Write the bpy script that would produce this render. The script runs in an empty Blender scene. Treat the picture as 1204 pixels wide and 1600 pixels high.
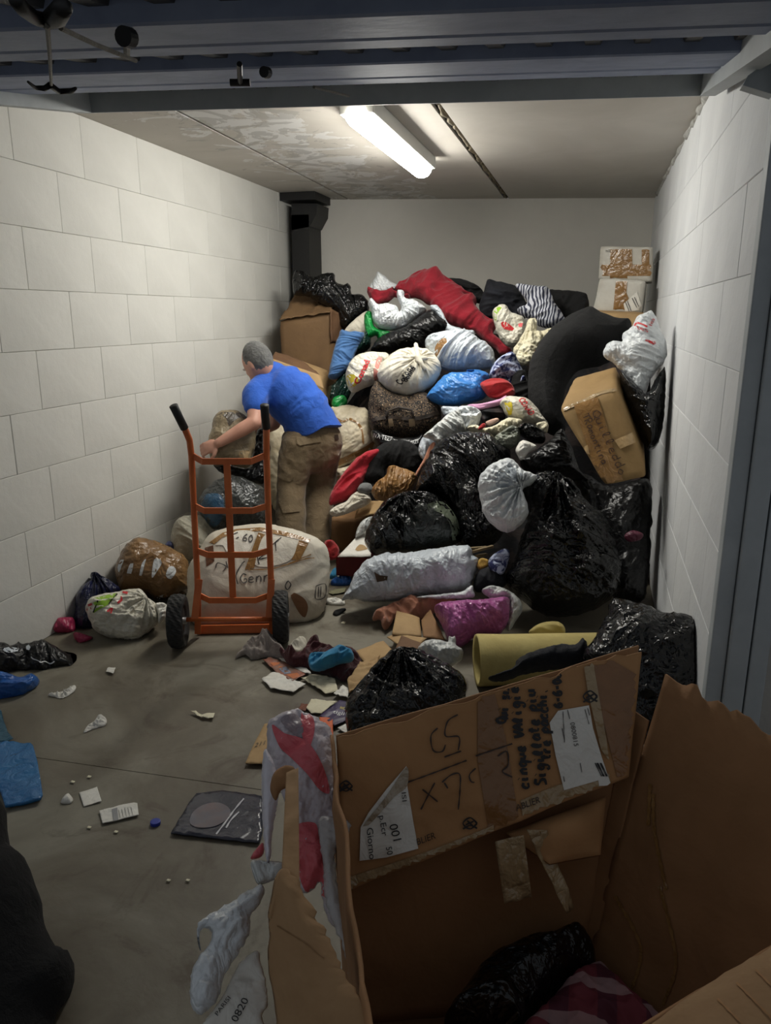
import bpy, bmesh, math, random
import numpy as np
from mathutils import Vector, Matrix
from mathutils.bvhtree import BVHTree
from mathutils.geometry import delaunay_2d_cdt

S = bpy.context.scene
COL = S.collection
random.seed(7)
# ------------------------------------------------------------------ camera
F, CX, CY, H = 1176.0, 602.0, 800.0, 1.52
TH = math.atan2(307, F)
_Y = np.array([328.0, 307.0, F]); _Y /= np.linalg.norm(_Y)
_Z = np.array([0, math.cos(TH), -math.sin(TH)])
_Y -= _Z * (_Y @ _Z); _Y /= np.linalg.norm(_Y)
_X = np.cross(_Y, _Z)
if _X[0] < 0: _X = -_X
R = np.stack([_X, _Y, _Z])
C = np.array([0, 0, H])
RIGHT, UP, FWD = R[:, 0], R[:, 1], R[:, 2]
cam_d = bpy.data.cameras.new('camera'); cam = bpy.data.objects.new('camera', cam_d); COL.objects.link(cam)
cam_d.sensor_fit = 'VERTICAL'; cam_d.sensor_height = 36.0; cam_d.lens = F / 1600 * 36.0
cam_d.clip_start = 0.02
mw = Matrix.Identity(4)
for i in range(3):
    mw[i][0] = RIGHT[i]; mw[i][1] = UP[i]; mw[i][2] = -FWD[i]; mw[i][3] = C[i]
cam.matrix_world = mw
S.camera = cam
# ------------------------------------------------------------------ world, light, exposure
TUBE_EMIT = 46.0
W = bpy.data.worlds.new('world'); S.world = W; W.use_nodes = True
W.node_tree.nodes['Background'].inputs[0].default_value = (0.87, 0.93, 1.0, 1)
W.node_tree.nodes['Background'].inputs[1].default_value = 0.135
vs = S.view_settings
vs.view_transform = 'Standard'; vs.look = 'None'; vs.gamma = 1.0; vs.use_curve_mapping = False
vs.exposure = 0.62
# ------------------------------------------------------------------ pixel -> place helpers
def ray(x, y):
    return R @ np.array([(x - CX) / F, (CY - y) / F, 1.0])
def P(x, y, Y):
    r = ray(x, y); return C + r * (Y / r[1])
def PZ(x, y, z=0.0):
    r = ray(x, y); return C + r * ((z - H) / r[2])
def PX(x, y, X):
    r = ray(x, y); return C + r * (X / r[0])
def plane_hit(x, y, p0, n):
    r = ray(x, y); return C + r * (np.dot(np.array(p0) - C, n) / np.dot(r, n))
def pileY(x, y, Y0=3.75, s=0.8):
    r = ray(x, y); k = r[2] / r[1]
    return min(6.3, (H + s * Y0) / max(0.2, s - k))
def zc(region, pts):
    x0, y0, sc = region
    return [(x0 + a / sc, y0 + b / sc) for a, b in pts]
rA=(420,400,3.7625); rB=(700,370,3.3444); rC=(240,520,3.7625); rD=(220,760,3.7625); rE=(500,640,4.3)
rF=(680,640,3.3444); rG=(480,800,3.5412); rH=(360,980,3.1684); rI=(0,820,3.7625); rJ=(0,1080,2.8667)
rK=(700,920,2.3889); rL=(380,1080,2.8667); rM=(280,1280,3.5412); rN=(560,1280,1.8696)
rO=(400,440,6.02); rQ=(640,620,5.4727); rS=(0,960,4.705); rT=(300,620,7.275)
# ------------------------------------------------------------------ noise (numpy)
_rng = np.random.RandomState(11)
_perm = _rng.permutation(256); _perm = np.concatenate([_perm, _perm])
_g = _rng.normal(size=(256, 3)); _g /= np.linalg.norm(_g, axis=1)[:, None]
def noise3(p):
    p = np.asarray(p, float); i = np.floor(p).astype(int); f = p - i
    w = f * f * f * (f * (f * 6 - 15) + 10); i &= 255
    out = 0
    for dx in (0, 1):
        for dy in (0, 1):
            for dz in (0, 1):
                h = _perm[_perm[_perm[(i[:, 0] + dx) & 255] + ((i[:, 1] + dy) & 255)] + ((i[:, 2] + dz) & 255)]
                gr = _g[h]
                d = gr[:, 0] * (f[:, 0] - dx) + gr[:, 1] * (f[:, 1] - dy) + gr[:, 2] * (f[:, 2] - dz)
                wx = w[:, 0] if dx else 1 - w[:, 0]
                wy = w[:, 1] if dy else 1 - w[:, 1]
                wz = w[:, 2] if dz else 1 - w[:, 2]
                out = out + d * wx * wy * wz
    return out * 1.5
def crumple(p, octv=4, lac=1.9, gain=0.58):
    p = np.asarray(p, float); a = 1.0; h = np.zeros(len(p)); t = 0
    q = p.copy()
    wv = np.stack([noise3(p * 0.6 + 31.1), noise3(p * 0.6 + 77.7), noise3(p * .6 + 5.5)], 1)
    q = q + wv * 0.9
    for o in range(octv):
        h += a * (0.5 - np.abs(noise3(q)) * 2.0); t += a
        a *= gain
        c, s_ = math.cos(1.1 + o), math.sin(1.1 + o)
        q = np.stack([c * q[:, 0] - s_ * q[:, 1], s_ * q[:, 0] + c * q[:, 1], q[:, 2]], 1) * lac + 13.7
    return h / t
def folds(p, octv=3):
    p = np.asarray(p, float)
    wv = np.stack([noise3(p * .5 + 3.1), noise3(p * .5 + 17.7), noise3(p * .5 + 55.5)], 1)
    q = p + wv * 1.3
    h = np.sin(q[:, 0] * 3.0 + 4 * noise3(q * .6)) * .4
    h += (0.4 - np.abs(noise3(q * 1.1)) * 1.8) * .7
    h += (0.4 - np.abs(noise3(q * 2.3 + 7)) * 1.8) * .4
    h += noise3(q * 4.1) * .15
    return h
# ------------------------------------------------------------------ materials
def _nt(name):
    m = bpy.data.materials.new(name); m.use_nodes = True
    nt = m.node_tree; b = nt.nodes['Principled BSDF']
    return m, nt, b
def _lin(c):
    return tuple(((v / 255) / 12.92 if v / 255 <= .04045 else ((v / 255 + .055) / 1.055) ** 2.4) for v in c) + (1,)
def node(nt, t, **kw):
    n = nt.nodes.new(t)
    for k, v in kw.items(): setattr(n, k, v)
    return n
def math_n(nt, op, a, b=None):
    n = node(nt, 'ShaderNodeMath', operation=op)
    for i, v in enumerate((a, b)):
        if v is None: continue
        if isinstance(v, (int, float)): n.inputs[i].default_value = v
        else: nt.links.new(v, n.inputs[i])
    return n.outputs[0]
def noise_n(nt, vec, scale, detail=3, rough=.5, dist=0):
    n = node(nt, 'ShaderNodeTexNoise'); n.inputs['Scale'].default_value = scale
    n.inputs['Detail'].default_value = detail; n.inputs['Roughness'].default_value = rough
    n.inputs['Distortion'].default_value = dist
    nt.links.new(vec, n.inputs['Vector']); return n.outputs['Fac']
def ramp(nt, fac, stops):
    n = node(nt, 'ShaderNodeValToRGB'); e = n.color_ramp.elements
    while len(e) < len(stops): e.new(.5)
    for el, (p, c) in zip(e, stops): el.position = p; el.color = c
    nt.links.new(fac, n.inputs[0]); return n.outputs[0]
def mixc(nt, fac, a, b):
    n = node(nt, 'ShaderNodeMix', data_type='RGBA')
    for k, v in ((0, fac), (6, a), (7, b)):
        if isinstance(v, (int, float)): n.inputs[k].default_value = v
        elif isinstance(v, tuple): n.inputs[k].default_value = v
        else: nt.links.new(v, n.inputs[k])
    return n.outputs[2]
def mat(name, col, kind='plain', rough=.5, col2=None, vs=6, bump=.4, metal=0, spec=.5, bs=1.0, emit=0):
    """col in sRGB 0-255"""
    m, nt, b = _nt(name)
    tc = node(nt, 'ShaderNodeTexCoord').outputs['Object']
    c1 = _lin(col); b.inputs['Roughness'].default_value = rough
    b.inputs['Metallic'].default_value = metal
    b.inputs['Specular IOR Level'].default_value = spec
    base = None
    if col2 is not None:
        f = noise_n(nt, tc, vs, 5, .6, .4)
        base = ramp(nt, f, [(.35, c1), (.65, _lin(col2))])
        nt.links.new(base, b.inputs['Base Color'])
    else:
        b.inputs['Base Color'].default_value = c1
    h = None; dist = .01
    if kind == 'plastic':
        a = math_n(nt, 'ABSOLUTE', math_n(nt, 'SUBTRACT', noise_n(nt, tc, 14 * bs, 3, .45, .9), .5))
        c = math_n(nt, 'ABSOLUTE', math_n(nt, 'SUBTRACT', noise_n(nt, tc, 44 * bs, 2, .5, .5), .5))
        h = math_n(nt, 'ADD', a, math_n(nt, 'MULTIPLY', c, .22)); dist = .05
    elif kind == 'cloth':
        a = noise_n(nt, tc, 18 * bs, 3, .55, .6)
        c = noise_n(nt, tc, 300, 2, .5)
        h = math_n(nt, 'ADD', a, math_n(nt, 'MULTIPLY', c, .12)); dist = .03
        b.inputs['Sheen Weight'].default_value = .15 if max(col) > 60 else 0.0
    elif kind == 'card':
        a = noise_n(nt, tc, 9 * bs, 4, .55, .3)
        h = a; dist = .02
    elif kind == 'paint':
        a = noise_n(nt, tc, 26 * bs, 5, .6); h = a; dist = .006
    elif kind == 'paper':
        a = math_n(nt, 'ABSOLUTE', math_n(nt, 'SUBTRACT', noise_n(nt, tc, 22 * bs, 3, .5, .8), .5)); h = a; dist = .02
    if h is not None and bump > 0:
        bn = node(nt, 'ShaderNodeBump'); bn.inputs['Strength'].default_value = bump; bn.inputs['Distance'].default_value = dist
        nt.links.new(h, bn.inputs['Height']); nt.links.new(bn.outputs[0], b.inputs['Normal'])
    if emit:
        b.inputs['Emission Color'].default_value = c1; b.inputs['Emission Strength'].default_value = emit
    return m
# ------------------------------------------------------------------ mesh / object helpers
GEO = {}   # object -> (world verts, faces) for laying prints, tape and labels on the surface
def link(name, verts, faces, m, parent=None, origin=None, smooth=True):
    verts = np.asarray(verts, float)
    if origin is None:
        mn = verts.min(0); mx = verts.max(0); origin = np.array([(mn[0] + mx[0]) / 2, (mn[1] + mx[1]) / 2, mn[2]])
    if parent is not None:
        origin = np.array(parent.location)
    me = bpy.data.meshes.new(name)
    me.from_pydata((verts - origin).tolist(), [], [list(map(int, f)) for f in faces])
    if smooth: me.polygons.foreach_set('use_smooth', [True] * len(me.polygons))
    me.update()
    o = bpy.data.objects.new(name, me); COL.objects.link(o)
    if m: me.materials.append(m)
    if parent is not None:
        o.parent = parent
        par = parent
        while par is not None and par.parent is not None: par = par.parent
        if parent.parent is None: o.location = (0, 0, 0)
        else: o.location = (0, 0, 0)
    else:
        o.location = origin
    GEO[o] = (verts, [list(map(int, f)) for f in faces])
    return o
def sub(name, verts, faces, m, part, smooth=True):
    """child of a part whose own parent is a thing: all share the thing's origin"""
    top = part
    while top.parent is not None: top = top.parent
    o = link(name, verts, faces, m, top, smooth=smooth); o.parent = part
    return o
def tag(o, label, cat, group=None, kind=None):
    if label: o['label'] = label
    if cat: o['category'] = cat
    if group: o['group'] = group
    if kind: o['kind'] = kind
    return o
def empty(name, loc, label, cat, group=None):
    o = bpy.data.objects.new(name, None); COL.objects.link(o); o.location = [float(v) for v in loc]
    o.empty_display_size = .1
    return tag(o, label, cat, group)
class MB:
    def __init__(s): s.v = []; s.f = []
    def add(s, v, f):
        k = len(s.v); s.v += [tuple(map(float, p)) for p in v]; s.f += [[i + k for i in q] for q in f]
    def box8(s, c):
        s.add(c, [(0, 3, 2, 1), (4, 5, 6, 7), (0, 1, 5, 4), (1, 2, 6, 5), (2, 3, 7, 6), (3, 0, 4, 7)])
    def box(s, x0, x1, y0, y1, z0, z1):
        s.box8([(x0, y0, z0), (x1, y0, z0), (x1, y1, z0), (x0, y1, z0), (x0, y0, z1), (x1, y0, z1), (x1, y1, z1), (x0, y1, z1)])
    def tube(s, pts, r, seg=8, caps=True):
        pts = [np.asarray(p, float) for p in pts]; n = len(pts); rs = r if hasattr(r, '__len__') else [r] * n
        k = len(s.v); prev = None
        for i in range(n):
            t = pts[min(i + 1, n - 1)] - pts[max(i - 1, 0)]; t /= np.linalg.norm(t) + 1e-9
            if prev is None:
                a = np.array([0, 0, 1.]) if abs(t[2]) < .9 else np.array([1., 0, 0])
            else: a = prev
            u = a - t * (a @ t); u /= np.linalg.norm(u); w = np.cross(t, u); prev = u
            for j in range(seg):
                an = 2 * math.pi * j / seg
                s.v.append(tuple(pts[i] + rs[i] * (math.cos(an) * u + math.sin(an) * w)))
        for i in range(n - 1):
            for j in range(seg):
                a = k + i * seg + j; b = k + i * seg + (j + 1) % seg
                s.f.append([a, b, b + seg, a + seg])
        if caps:
            s.f.append([k + j for j in range(seg)][::-1]); s.f.append([k + (n - 1) * seg + j for j in range(seg)])
    def bar(s, pts, w, h, up=(0, 0, 1)):
        """rectangular section swept along pts: w across, h along up"""
        pts = [np.asarray(p, float) for p in pts]; up = np.asarray(up, float); n = len(pts); k = len(s.v)
        for i in range(n):
            t = pts[min(i + 1, n - 1)] - pts[max(i - 1, 0)]; t /= np.linalg.norm(t) + 1e-9
            u = up - t * (up @ t); u /= np.linalg.norm(u); x = np.cross(t, u)
            for a, b in ((-1, -1), (1, -1), (1, 1), (-1, 1)):
                s.v.append(tuple(pts[i] + x * a * w / 2 + u * b * h / 2))
        for i in range(n - 1):
            for j in range(4):
                a = k + i * 4 + j; b = k + i * 4 + (j + 1) % 4; s.f.append([a, b, b + 4, a + 4])
        s.f.append([k + 3, k + 2, k + 1, k]); s.f.append([k + (n - 1) * 4 + j for j in range(4)])
    def build(s, name, m, parent=None, smooth=False, part=None):
        if part is not None: return sub(name, s.v, s.f, m, part, smooth)
        return link(name, s.v, s.f, m, parent, smooth=smooth)
def bevel_obj(o, w=.004, seg=2):
    bm = bmesh.new(); bm.from_mesh(o.data)
    bmesh.ops.bevel(bm, geom=list(bm.edges), offset=w, segments=seg, affect='EDGES', profile=.5)
    bm.to_mesh(o.data); bm.free()
def catmull(pts, step, closed=True):
    pts = np.asarray(pts, float); n = len(pts); out = []
    for i in range(n if closed else n - 1):
        if closed: p0, p1, p2, p3 = pts[i - 1], pts[i], pts[(i + 1) % n], pts[(i + 2) % n]
        else: p0, p1, p2, p3 = pts[max(i - 1, 0)], pts[i], pts[i + 1], pts[min(i + 2, n - 1)]
        L = np.linalg.norm(p2 - p1); k = max(1, int(round(L / step)))
        for j in range(k):
            t = j / k
            out.append(.5 * ((2 * p1) + (-p0 + p2) * t + (2 * p0 - 5 * p1 + 4 * p2 - p3) * t * t + (-p0 + 3 * p1 - 3 * p2 + p3) * t ** 3))
    if not closed: out.append(pts[-1])
    return np.array(out)
def inside(poly, q):
    x, y = q[:, 0], q[:, 1]; r = np.zeros(len(q), bool); n = len(poly)
    for i in range(n):
        x1, y1 = poly[i - 1]; x2, y2 = poly[i]
        c = ((y1 > y) != (y2 > y)) & (x < (x2 - x1) * (y - y1) / (y2 - y1 + 1e-12) + x1); r ^= c
    return r
def bdist(poly, q):
    a = np.roll(poly, 1, 0); b = poly; d = np.full(len(q), 1e9)
    for s_, e in zip(a, b):
        ab = e - s_; t = np.clip(((q - s_) @ ab) / (ab @ ab + 1e-12), 0, 1)
        d = np.minimum(d, np.linalg.norm(q - s_ - t[:, None] * ab, axis=1))
    return d
def tri2d(poly, h, seed=0):
    """constrained triangulation of a polygon with an interior grid of spacing h"""
    mn, mx = poly.min(0), poly.max(0); rg = np.random.RandomState(seed)
    gx = np.arange(mn[0], mx[0], h); gy = np.arange(mn[1], mx[1], h * .87)
    G = np.array([(x + (h / 2 if j % 2 else 0), y) for j, y in enumerate(gy) for x in gx]) if len(gx) and len(gy) else np.zeros((0, 2))
    if len(G):
        G = G + rg.uniform(-.12, .12, G.shape) * h
        G = G[inside(poly, G)]
        if len(G): G = G[bdist(poly, G) > h * .45]
    V = [Vector((float(a), float(b))) for a, b in np.concatenate([poly, G])]
    n = len(poly)
    vo, eo, fo, *_ = delaunay_2d_cdt(V, [], [list(range(n))], 1, 1e-7)
    vo = np.array([tuple(v) for v in vo]); fo = [list(f) for f in fo if len(f) == 3]
    ff = []
    for f in fo:
        a, b, c = vo[f[0]], vo[f[1]], vo[f[2]]
        ar = (b[0] - a[0]) * (c[1] - a[1]) - (b[1] - a[1]) * (c[0] - a[0])
        ff.append(f if ar > 0 else f[::-1])
    return vo, ff
def pillow(name, outline, m, Y=None, dy=0.0, T=.12, p=2.2, tilt=12, wr='plastic', amp=.018, fr=7.0, knot=None, kamp=.02,
           seed=None, back=.7, n=1500, parent=None, rim=1.0, aniso=1.0, ang=0.0, corner=False, yaw=0.0, lump=.25, part=None):
    """a soft or boxy solid whose outline is given by a closed contour, with real depth, folds and creases"""
    if seed is None: seed = sum(ord(c) for c in name) + int(sum(a + b for a, b in outline)) % 977
    o2 = np.array(outline, float); per = np.sum(np.linalg.norm(o2 - np.roll(o2, 1, 0), axis=1))
    pts = catmull(o2, max(2.0, per / 110)) if not corner else np.concatenate([np.linspace(o2[i - 1], o2[i], max(2, int(np.linalg.norm(o2[i] - o2[i - 1]) / max(2., per / 110))), endpoint=False) for i in range(len(o2))])
    if wr == 'plastic':
        amp *= 1.75; kamp *= 1.4
        if aniso == 1.0: aniso = 1.9; ang = (seed * 47) % 180
    elif wr == 'cloth':
        amp *= 1.5
        if aniso == 1.0: aniso = 1.8; ang = (seed * 31) % 180
    if not corner:
        k_ = np.stack([pts[:, 0] * .11, pts[:, 1] * .11, np.full(len(pts), seed * 1.7)], 1)
        ja = per * (.0042 if wr in ('plastic', 'cloth') else .0015)
        nx_ = noise3(k_) + .6 * noise3(k_ * 2.3 + 9); ny_ = noise3(k_ + 40) + .6 * noise3(k_ * 2.3 + 70)
        pts = pts + np.stack([nx_, ny_], 1) * ja
    c = (pts.min(0) + pts.max(0)) / 2
    if Y is None: Y = pileY(*c)
    Y += dy
    p0 = P(c[0], c[1], Y); v = p0 - C; v /= np.linalg.norm(v)
    rt = np.cross(v, np.array([0, 0, 1.])); rt /= np.linalg.norm(rt); u0 = np.cross(rt, v)
    ca, sa = math.cos(math.radians(tilt)), math.sin(math.radians(tilt))
    nn = -v * ca + u0 * sa; upv = u0 * ca + v * sa
    cy_, sy_ = math.cos(math.radians(yaw)), math.sin(math.radians(yaw))
    nn2 = nn * cy_ + rt * sy_; rt2 = rt * cy_ - nn * sy_
    nn, rt = nn2, rt2
    W3 = np.array([plane_hit(x, y, p0, nn) for x, y in pts]) - p0
    uv = np.stack([W3 @ rt, W3 @ upv], 1)
    ar = .5 * abs(np.sum(uv[:, 0] * np.roll(uv[:, 1], 1) - uv[:, 1] * np.roll(uv[:, 0], 1)))
    h = max(.004, math.sqrt(ar / (n * 2.1)) * 1.07)
    vo, fo = tri2d(uv, h, seed)
    d = bdist(uv, vo); dm = d.max(); bnd = d < 1e-5
    x = np.clip(d / (dm * rim), 0, 1)
    prof = (1 - (1 - x) ** p) ** (1 / p)
    q = np.stack([vo[:, 0], vo[:, 1], np.full(len(vo), seed * .37 % 50)], 1)
    a_ = math.radians(ang); qa = np.stack([math.cos(a_) * q[:, 0] + math.sin(a_) * q[:, 1], (-math.sin(a_) * q[:, 0] + math.cos(a_) * q[:, 1]) / aniso, q[:, 2]], 1)
    if wr == 'plastic': w = crumple(qa * fr, 5, 1.9, .62)
    elif wr == 'cloth': w = folds(qa * fr)
    elif wr == 'card': w = crumple(qa * fr, 2) * .6
    else: w = noise3(qa * fr)
    edge = np.clip(d / max(.02, dm * .18), 0, 1)
    hf = T * prof * (1 + lump * noise3(q * (1.2 / max(.1, dm)) * .5)) + amp * w * edge
    if knot is not None:
        kp = plane_hit(knot[0], knot[1], p0, nn) - p0; ku, kv = kp @ rt, kp @ upv
        r = np.hypot(vo[:, 0] - ku, vo[:, 1] - kv); an = np.arctan2(vo[:, 1] - kv, vo[:, 0] - ku)
        pl = .5 - np.abs(noise3(np.stack([np.cos(an) * 3.2, np.sin(an) * 3.2, r * 2 + seed], 1))) * 2
        pl += .5 * (.5 - np.abs(noise3(np.stack([np.cos(an) * 7, np.sin(an) * 7, r * 3 + seed + 9], 1))) * 2)
        hf += kamp * pl * np.exp(-r / (dm * .9)) * np.clip(d / (dm * .2), 0, 1)
    hb = -T * back * prof
    base = p0 + vo[:, :1] * rt + vo[:, 1:2] * upv
    fv = base + hf[:, None] * nn
    bi = np.where(~bnd)[0]; mp = {int(i): len(vo) + k for k, i in enumerate(bi)}
    bv = base[bi] + hb[bi][:, None] * nn
    V = np.concatenate([fv, bv])
    Fc = [list(f) for f in fo] + [[mp.get(i, i) for i in f[::-1]] for f in fo]
    V[:, 2] = np.maximum(V[:, 2], .002)
    V[:, 0] = np.clip(V[:, 0], -2.470, None)
    if V[:, 1].min() > 2.34: V[:, 0] = np.clip(V[:, 0], None, .402)
    if part is not None: o = sub(name, V, Fc, m, part)
    else: o = link(name, V, Fc, m, parent)
    # front faces only, for laying prints
    GEO[o] = (V, [list(f) for f in fo])
    return o
def thing(name, outline, m, label, cat, group=None, **k):
    return tag(pillow(name, outline, m, **k), label, cat, group)
def floor_sheet(name, outline, m, label=None, cat=None, amp=.006, fr=14, group=None, z=.003, th=.002, n=350, parent=None, corner=True, lift=None):
    """a flat or crumpled thin piece lying on the floor"""
    o2 = np.array(outline, float)
    per = np.sum(np.linalg.norm(o2 - np.roll(o2, 1, 0), axis=1)); st = max(1.5, per / 60)
    pts = np.concatenate([np.linspace(o2[i - 1], o2[i], max(2, int(np.linalg.norm(o2[i] - o2[i - 1]) / st)), endpoint=False) for i in range(len(o2))]) if corner else catmull(o2, st)
    uv = np.array([PZ(x, y, z)[:2] for x, y in pts])
    ar = .5 * abs(np.sum(uv[:, 0] * np.roll(uv[:, 1], 1) - uv[:, 1] * np.roll(uv[:, 0], 1)))
    vo, fo = tri2d(uv, max(.002, math.sqrt(ar / n) * 1.07))
    sd = sum(ord(c) for c in name) + outline[0][0]
    q = np.stack([vo[:, 0], vo[:, 1], np.full(len(vo), sd * .31 % 40)], 1)
    hz = z + amp * (crumple(q * fr, 3) + .8).clip(0)
    if lift is not None: hz = hz + lift(vo)
    top = np.concatenate([vo, hz[:, None]], 1); bot = np.concatenate([vo, np.maximum(hz - th, .0008)[:, None]], 1)
    k = len(vo)
    eds = {}
    for f in fo:
        for a, b in ((f[0], f[1]), (f[1], f[2]), (f[2], f[0])): eds[(a, b)] = 1
    rimf = [[a, a + k, b + k, b] for (a, b) in eds if (b, a) not in eds]
    Fc = [list(f) for f in fo] + [[i + k for i in f[::-1]] for f in fo] + rimf
    o = link(name, np.concatenate([top, bot]), Fc, m, parent)
    GEO[o] = (top, [list(f) for f in fo])
    if label: tag(o, label, cat, group)
    return o
_BV = {}
def bvh(o):
    if o not in _BV:
        V, Fc = GEO[o]; _BV[o] = BVHTree.FromPolygons([Vector(v) for v in V], Fc)
    return _BV[o]
def lay(o, pts, off):
    t = bvh(o); out = []; ok = []
    for x, y in pts:
        d = Vector(ray(x, y)).normalized(); hit = t.ray_cast(Vector(C), d)
        if hit[0] is None: out.append((0, 0, 0)); ok.append(False)
        else: out.append(tuple(hit[0] - d * off)); ok.append(True)
    return out, ok
def decal(o, polys, m, name, off=.003, step=5, corner=True, smooth=True):
    """tape, labels and flat print laid on the surface of o; polys are contours"""
    if len(polys) > 1:
        return [decal(o, [q], m, name, off, step, corner, smooth) for q in polys]
    V = []; Fc = []
    for poly in polys:
        o2 = np.array(poly, float)
        pts = np.concatenate([np.linspace(o2[i - 1], o2[i], max(1, int(np.linalg.norm(o2[i] - o2[i - 1]) / step)), endpoint=False) for i in range(len(o2))]) if corner else catmull(o2, step)
        vo, fo = tri2d(pts, step)
        w, ok = lay(o, vo, off); k = len(V)
        V += w; Fc += [[i + k for i in f[::-1]] for f in fo if all(ok[i] for i in f)]
    return _fin(o, V, Fc, m, name, smooth)
def _fin(o, V, Fc, m, name, smooth=True):
    used = sorted({i for f in Fc for i in f})
    if not used: return None
    mp = {a: b for b, a in enumerate(used)}
    V = [V[i] for i in used]; Fc = [[mp[i] for i in f] for f in Fc]
    d = sub(name, V, Fc, m, o, smooth) if o.parent is not None else link(name, V, Fc, m, o, smooth=smooth)
    return d
def strokes(o, lines, m, name, width=2.0, off=.004, step=2.5):
    V = []; Fc = []
    for ln in lines:
        pts = catmull(ln, step, closed=False) if len(ln) > 2 else np.linspace(ln[0], ln[1], max(2, int(np.linalg.norm(np.array(ln[1]) - np.array(ln[0])) / step)))
        t = np.gradient(pts, axis=0); t /= np.linalg.norm(t, axis=1)[:, None] + 1e-9
        nrm = np.stack([-t[:, 1], t[:, 0]], 1)
        w = width * .5 * (1 + .25 * np.sin(np.arange(len(pts)) * .9))[:, None]
        both = np.stack([pts + nrm * w, pts - nrm * w], 1).reshape(-1, 2)
        wv, ok = lay(o, both, off); k = len(V); V += wv
        for i in range(len(pts) - 1):
            q = [2 * i, 2 * i + 1, 2 * i + 3, 2 * i + 2]
            if all(ok[j] for j in q): Fc.append([j + k for j in q])
    return _fin(o, V, Fc, m, name)
def printed(o, text, a, b, up, m, name='lettering', off=.004, fit=True, bold=0):
    """type running from point a to point b, letter height vector up"""
    cu = bpy.data.curves.new('type', 'FONT'); cu.body = text; cu.resolution_u = 3; cu.offset = bold
    ob = bpy.data.objects.new('type', cu); COL.objects.link(ob)
    dg = bpy.context.evaluated_depsgraph_get(); dg.update()
    me = bpy.data.meshes.new_from_object(ob.evaluated_get(dg))
    v = np.array([tuple(q.co)[:2] for q in me.vertices]); f = [list(q.vertices) for q in me.polygons]
    bpy.data.objects.remove(ob); bpy.data.curves.remove(cu); bpy.data.meshes.remove(me)
    x0, x1 = v[:, 0].min(), v[:, 0].max(); a = np.array(a, float); b = np.array(b, float); up = np.array(up, float)
    px = a + (v[:, :1] - x0) / (x1 - x0) * (b - a) + v[:, 1:2] / .7 * up
    w, ok = lay(o, px, off)
    return _fin(o, w, [q for q in f if all(ok[i] for i in q)], m, name, False)
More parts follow.
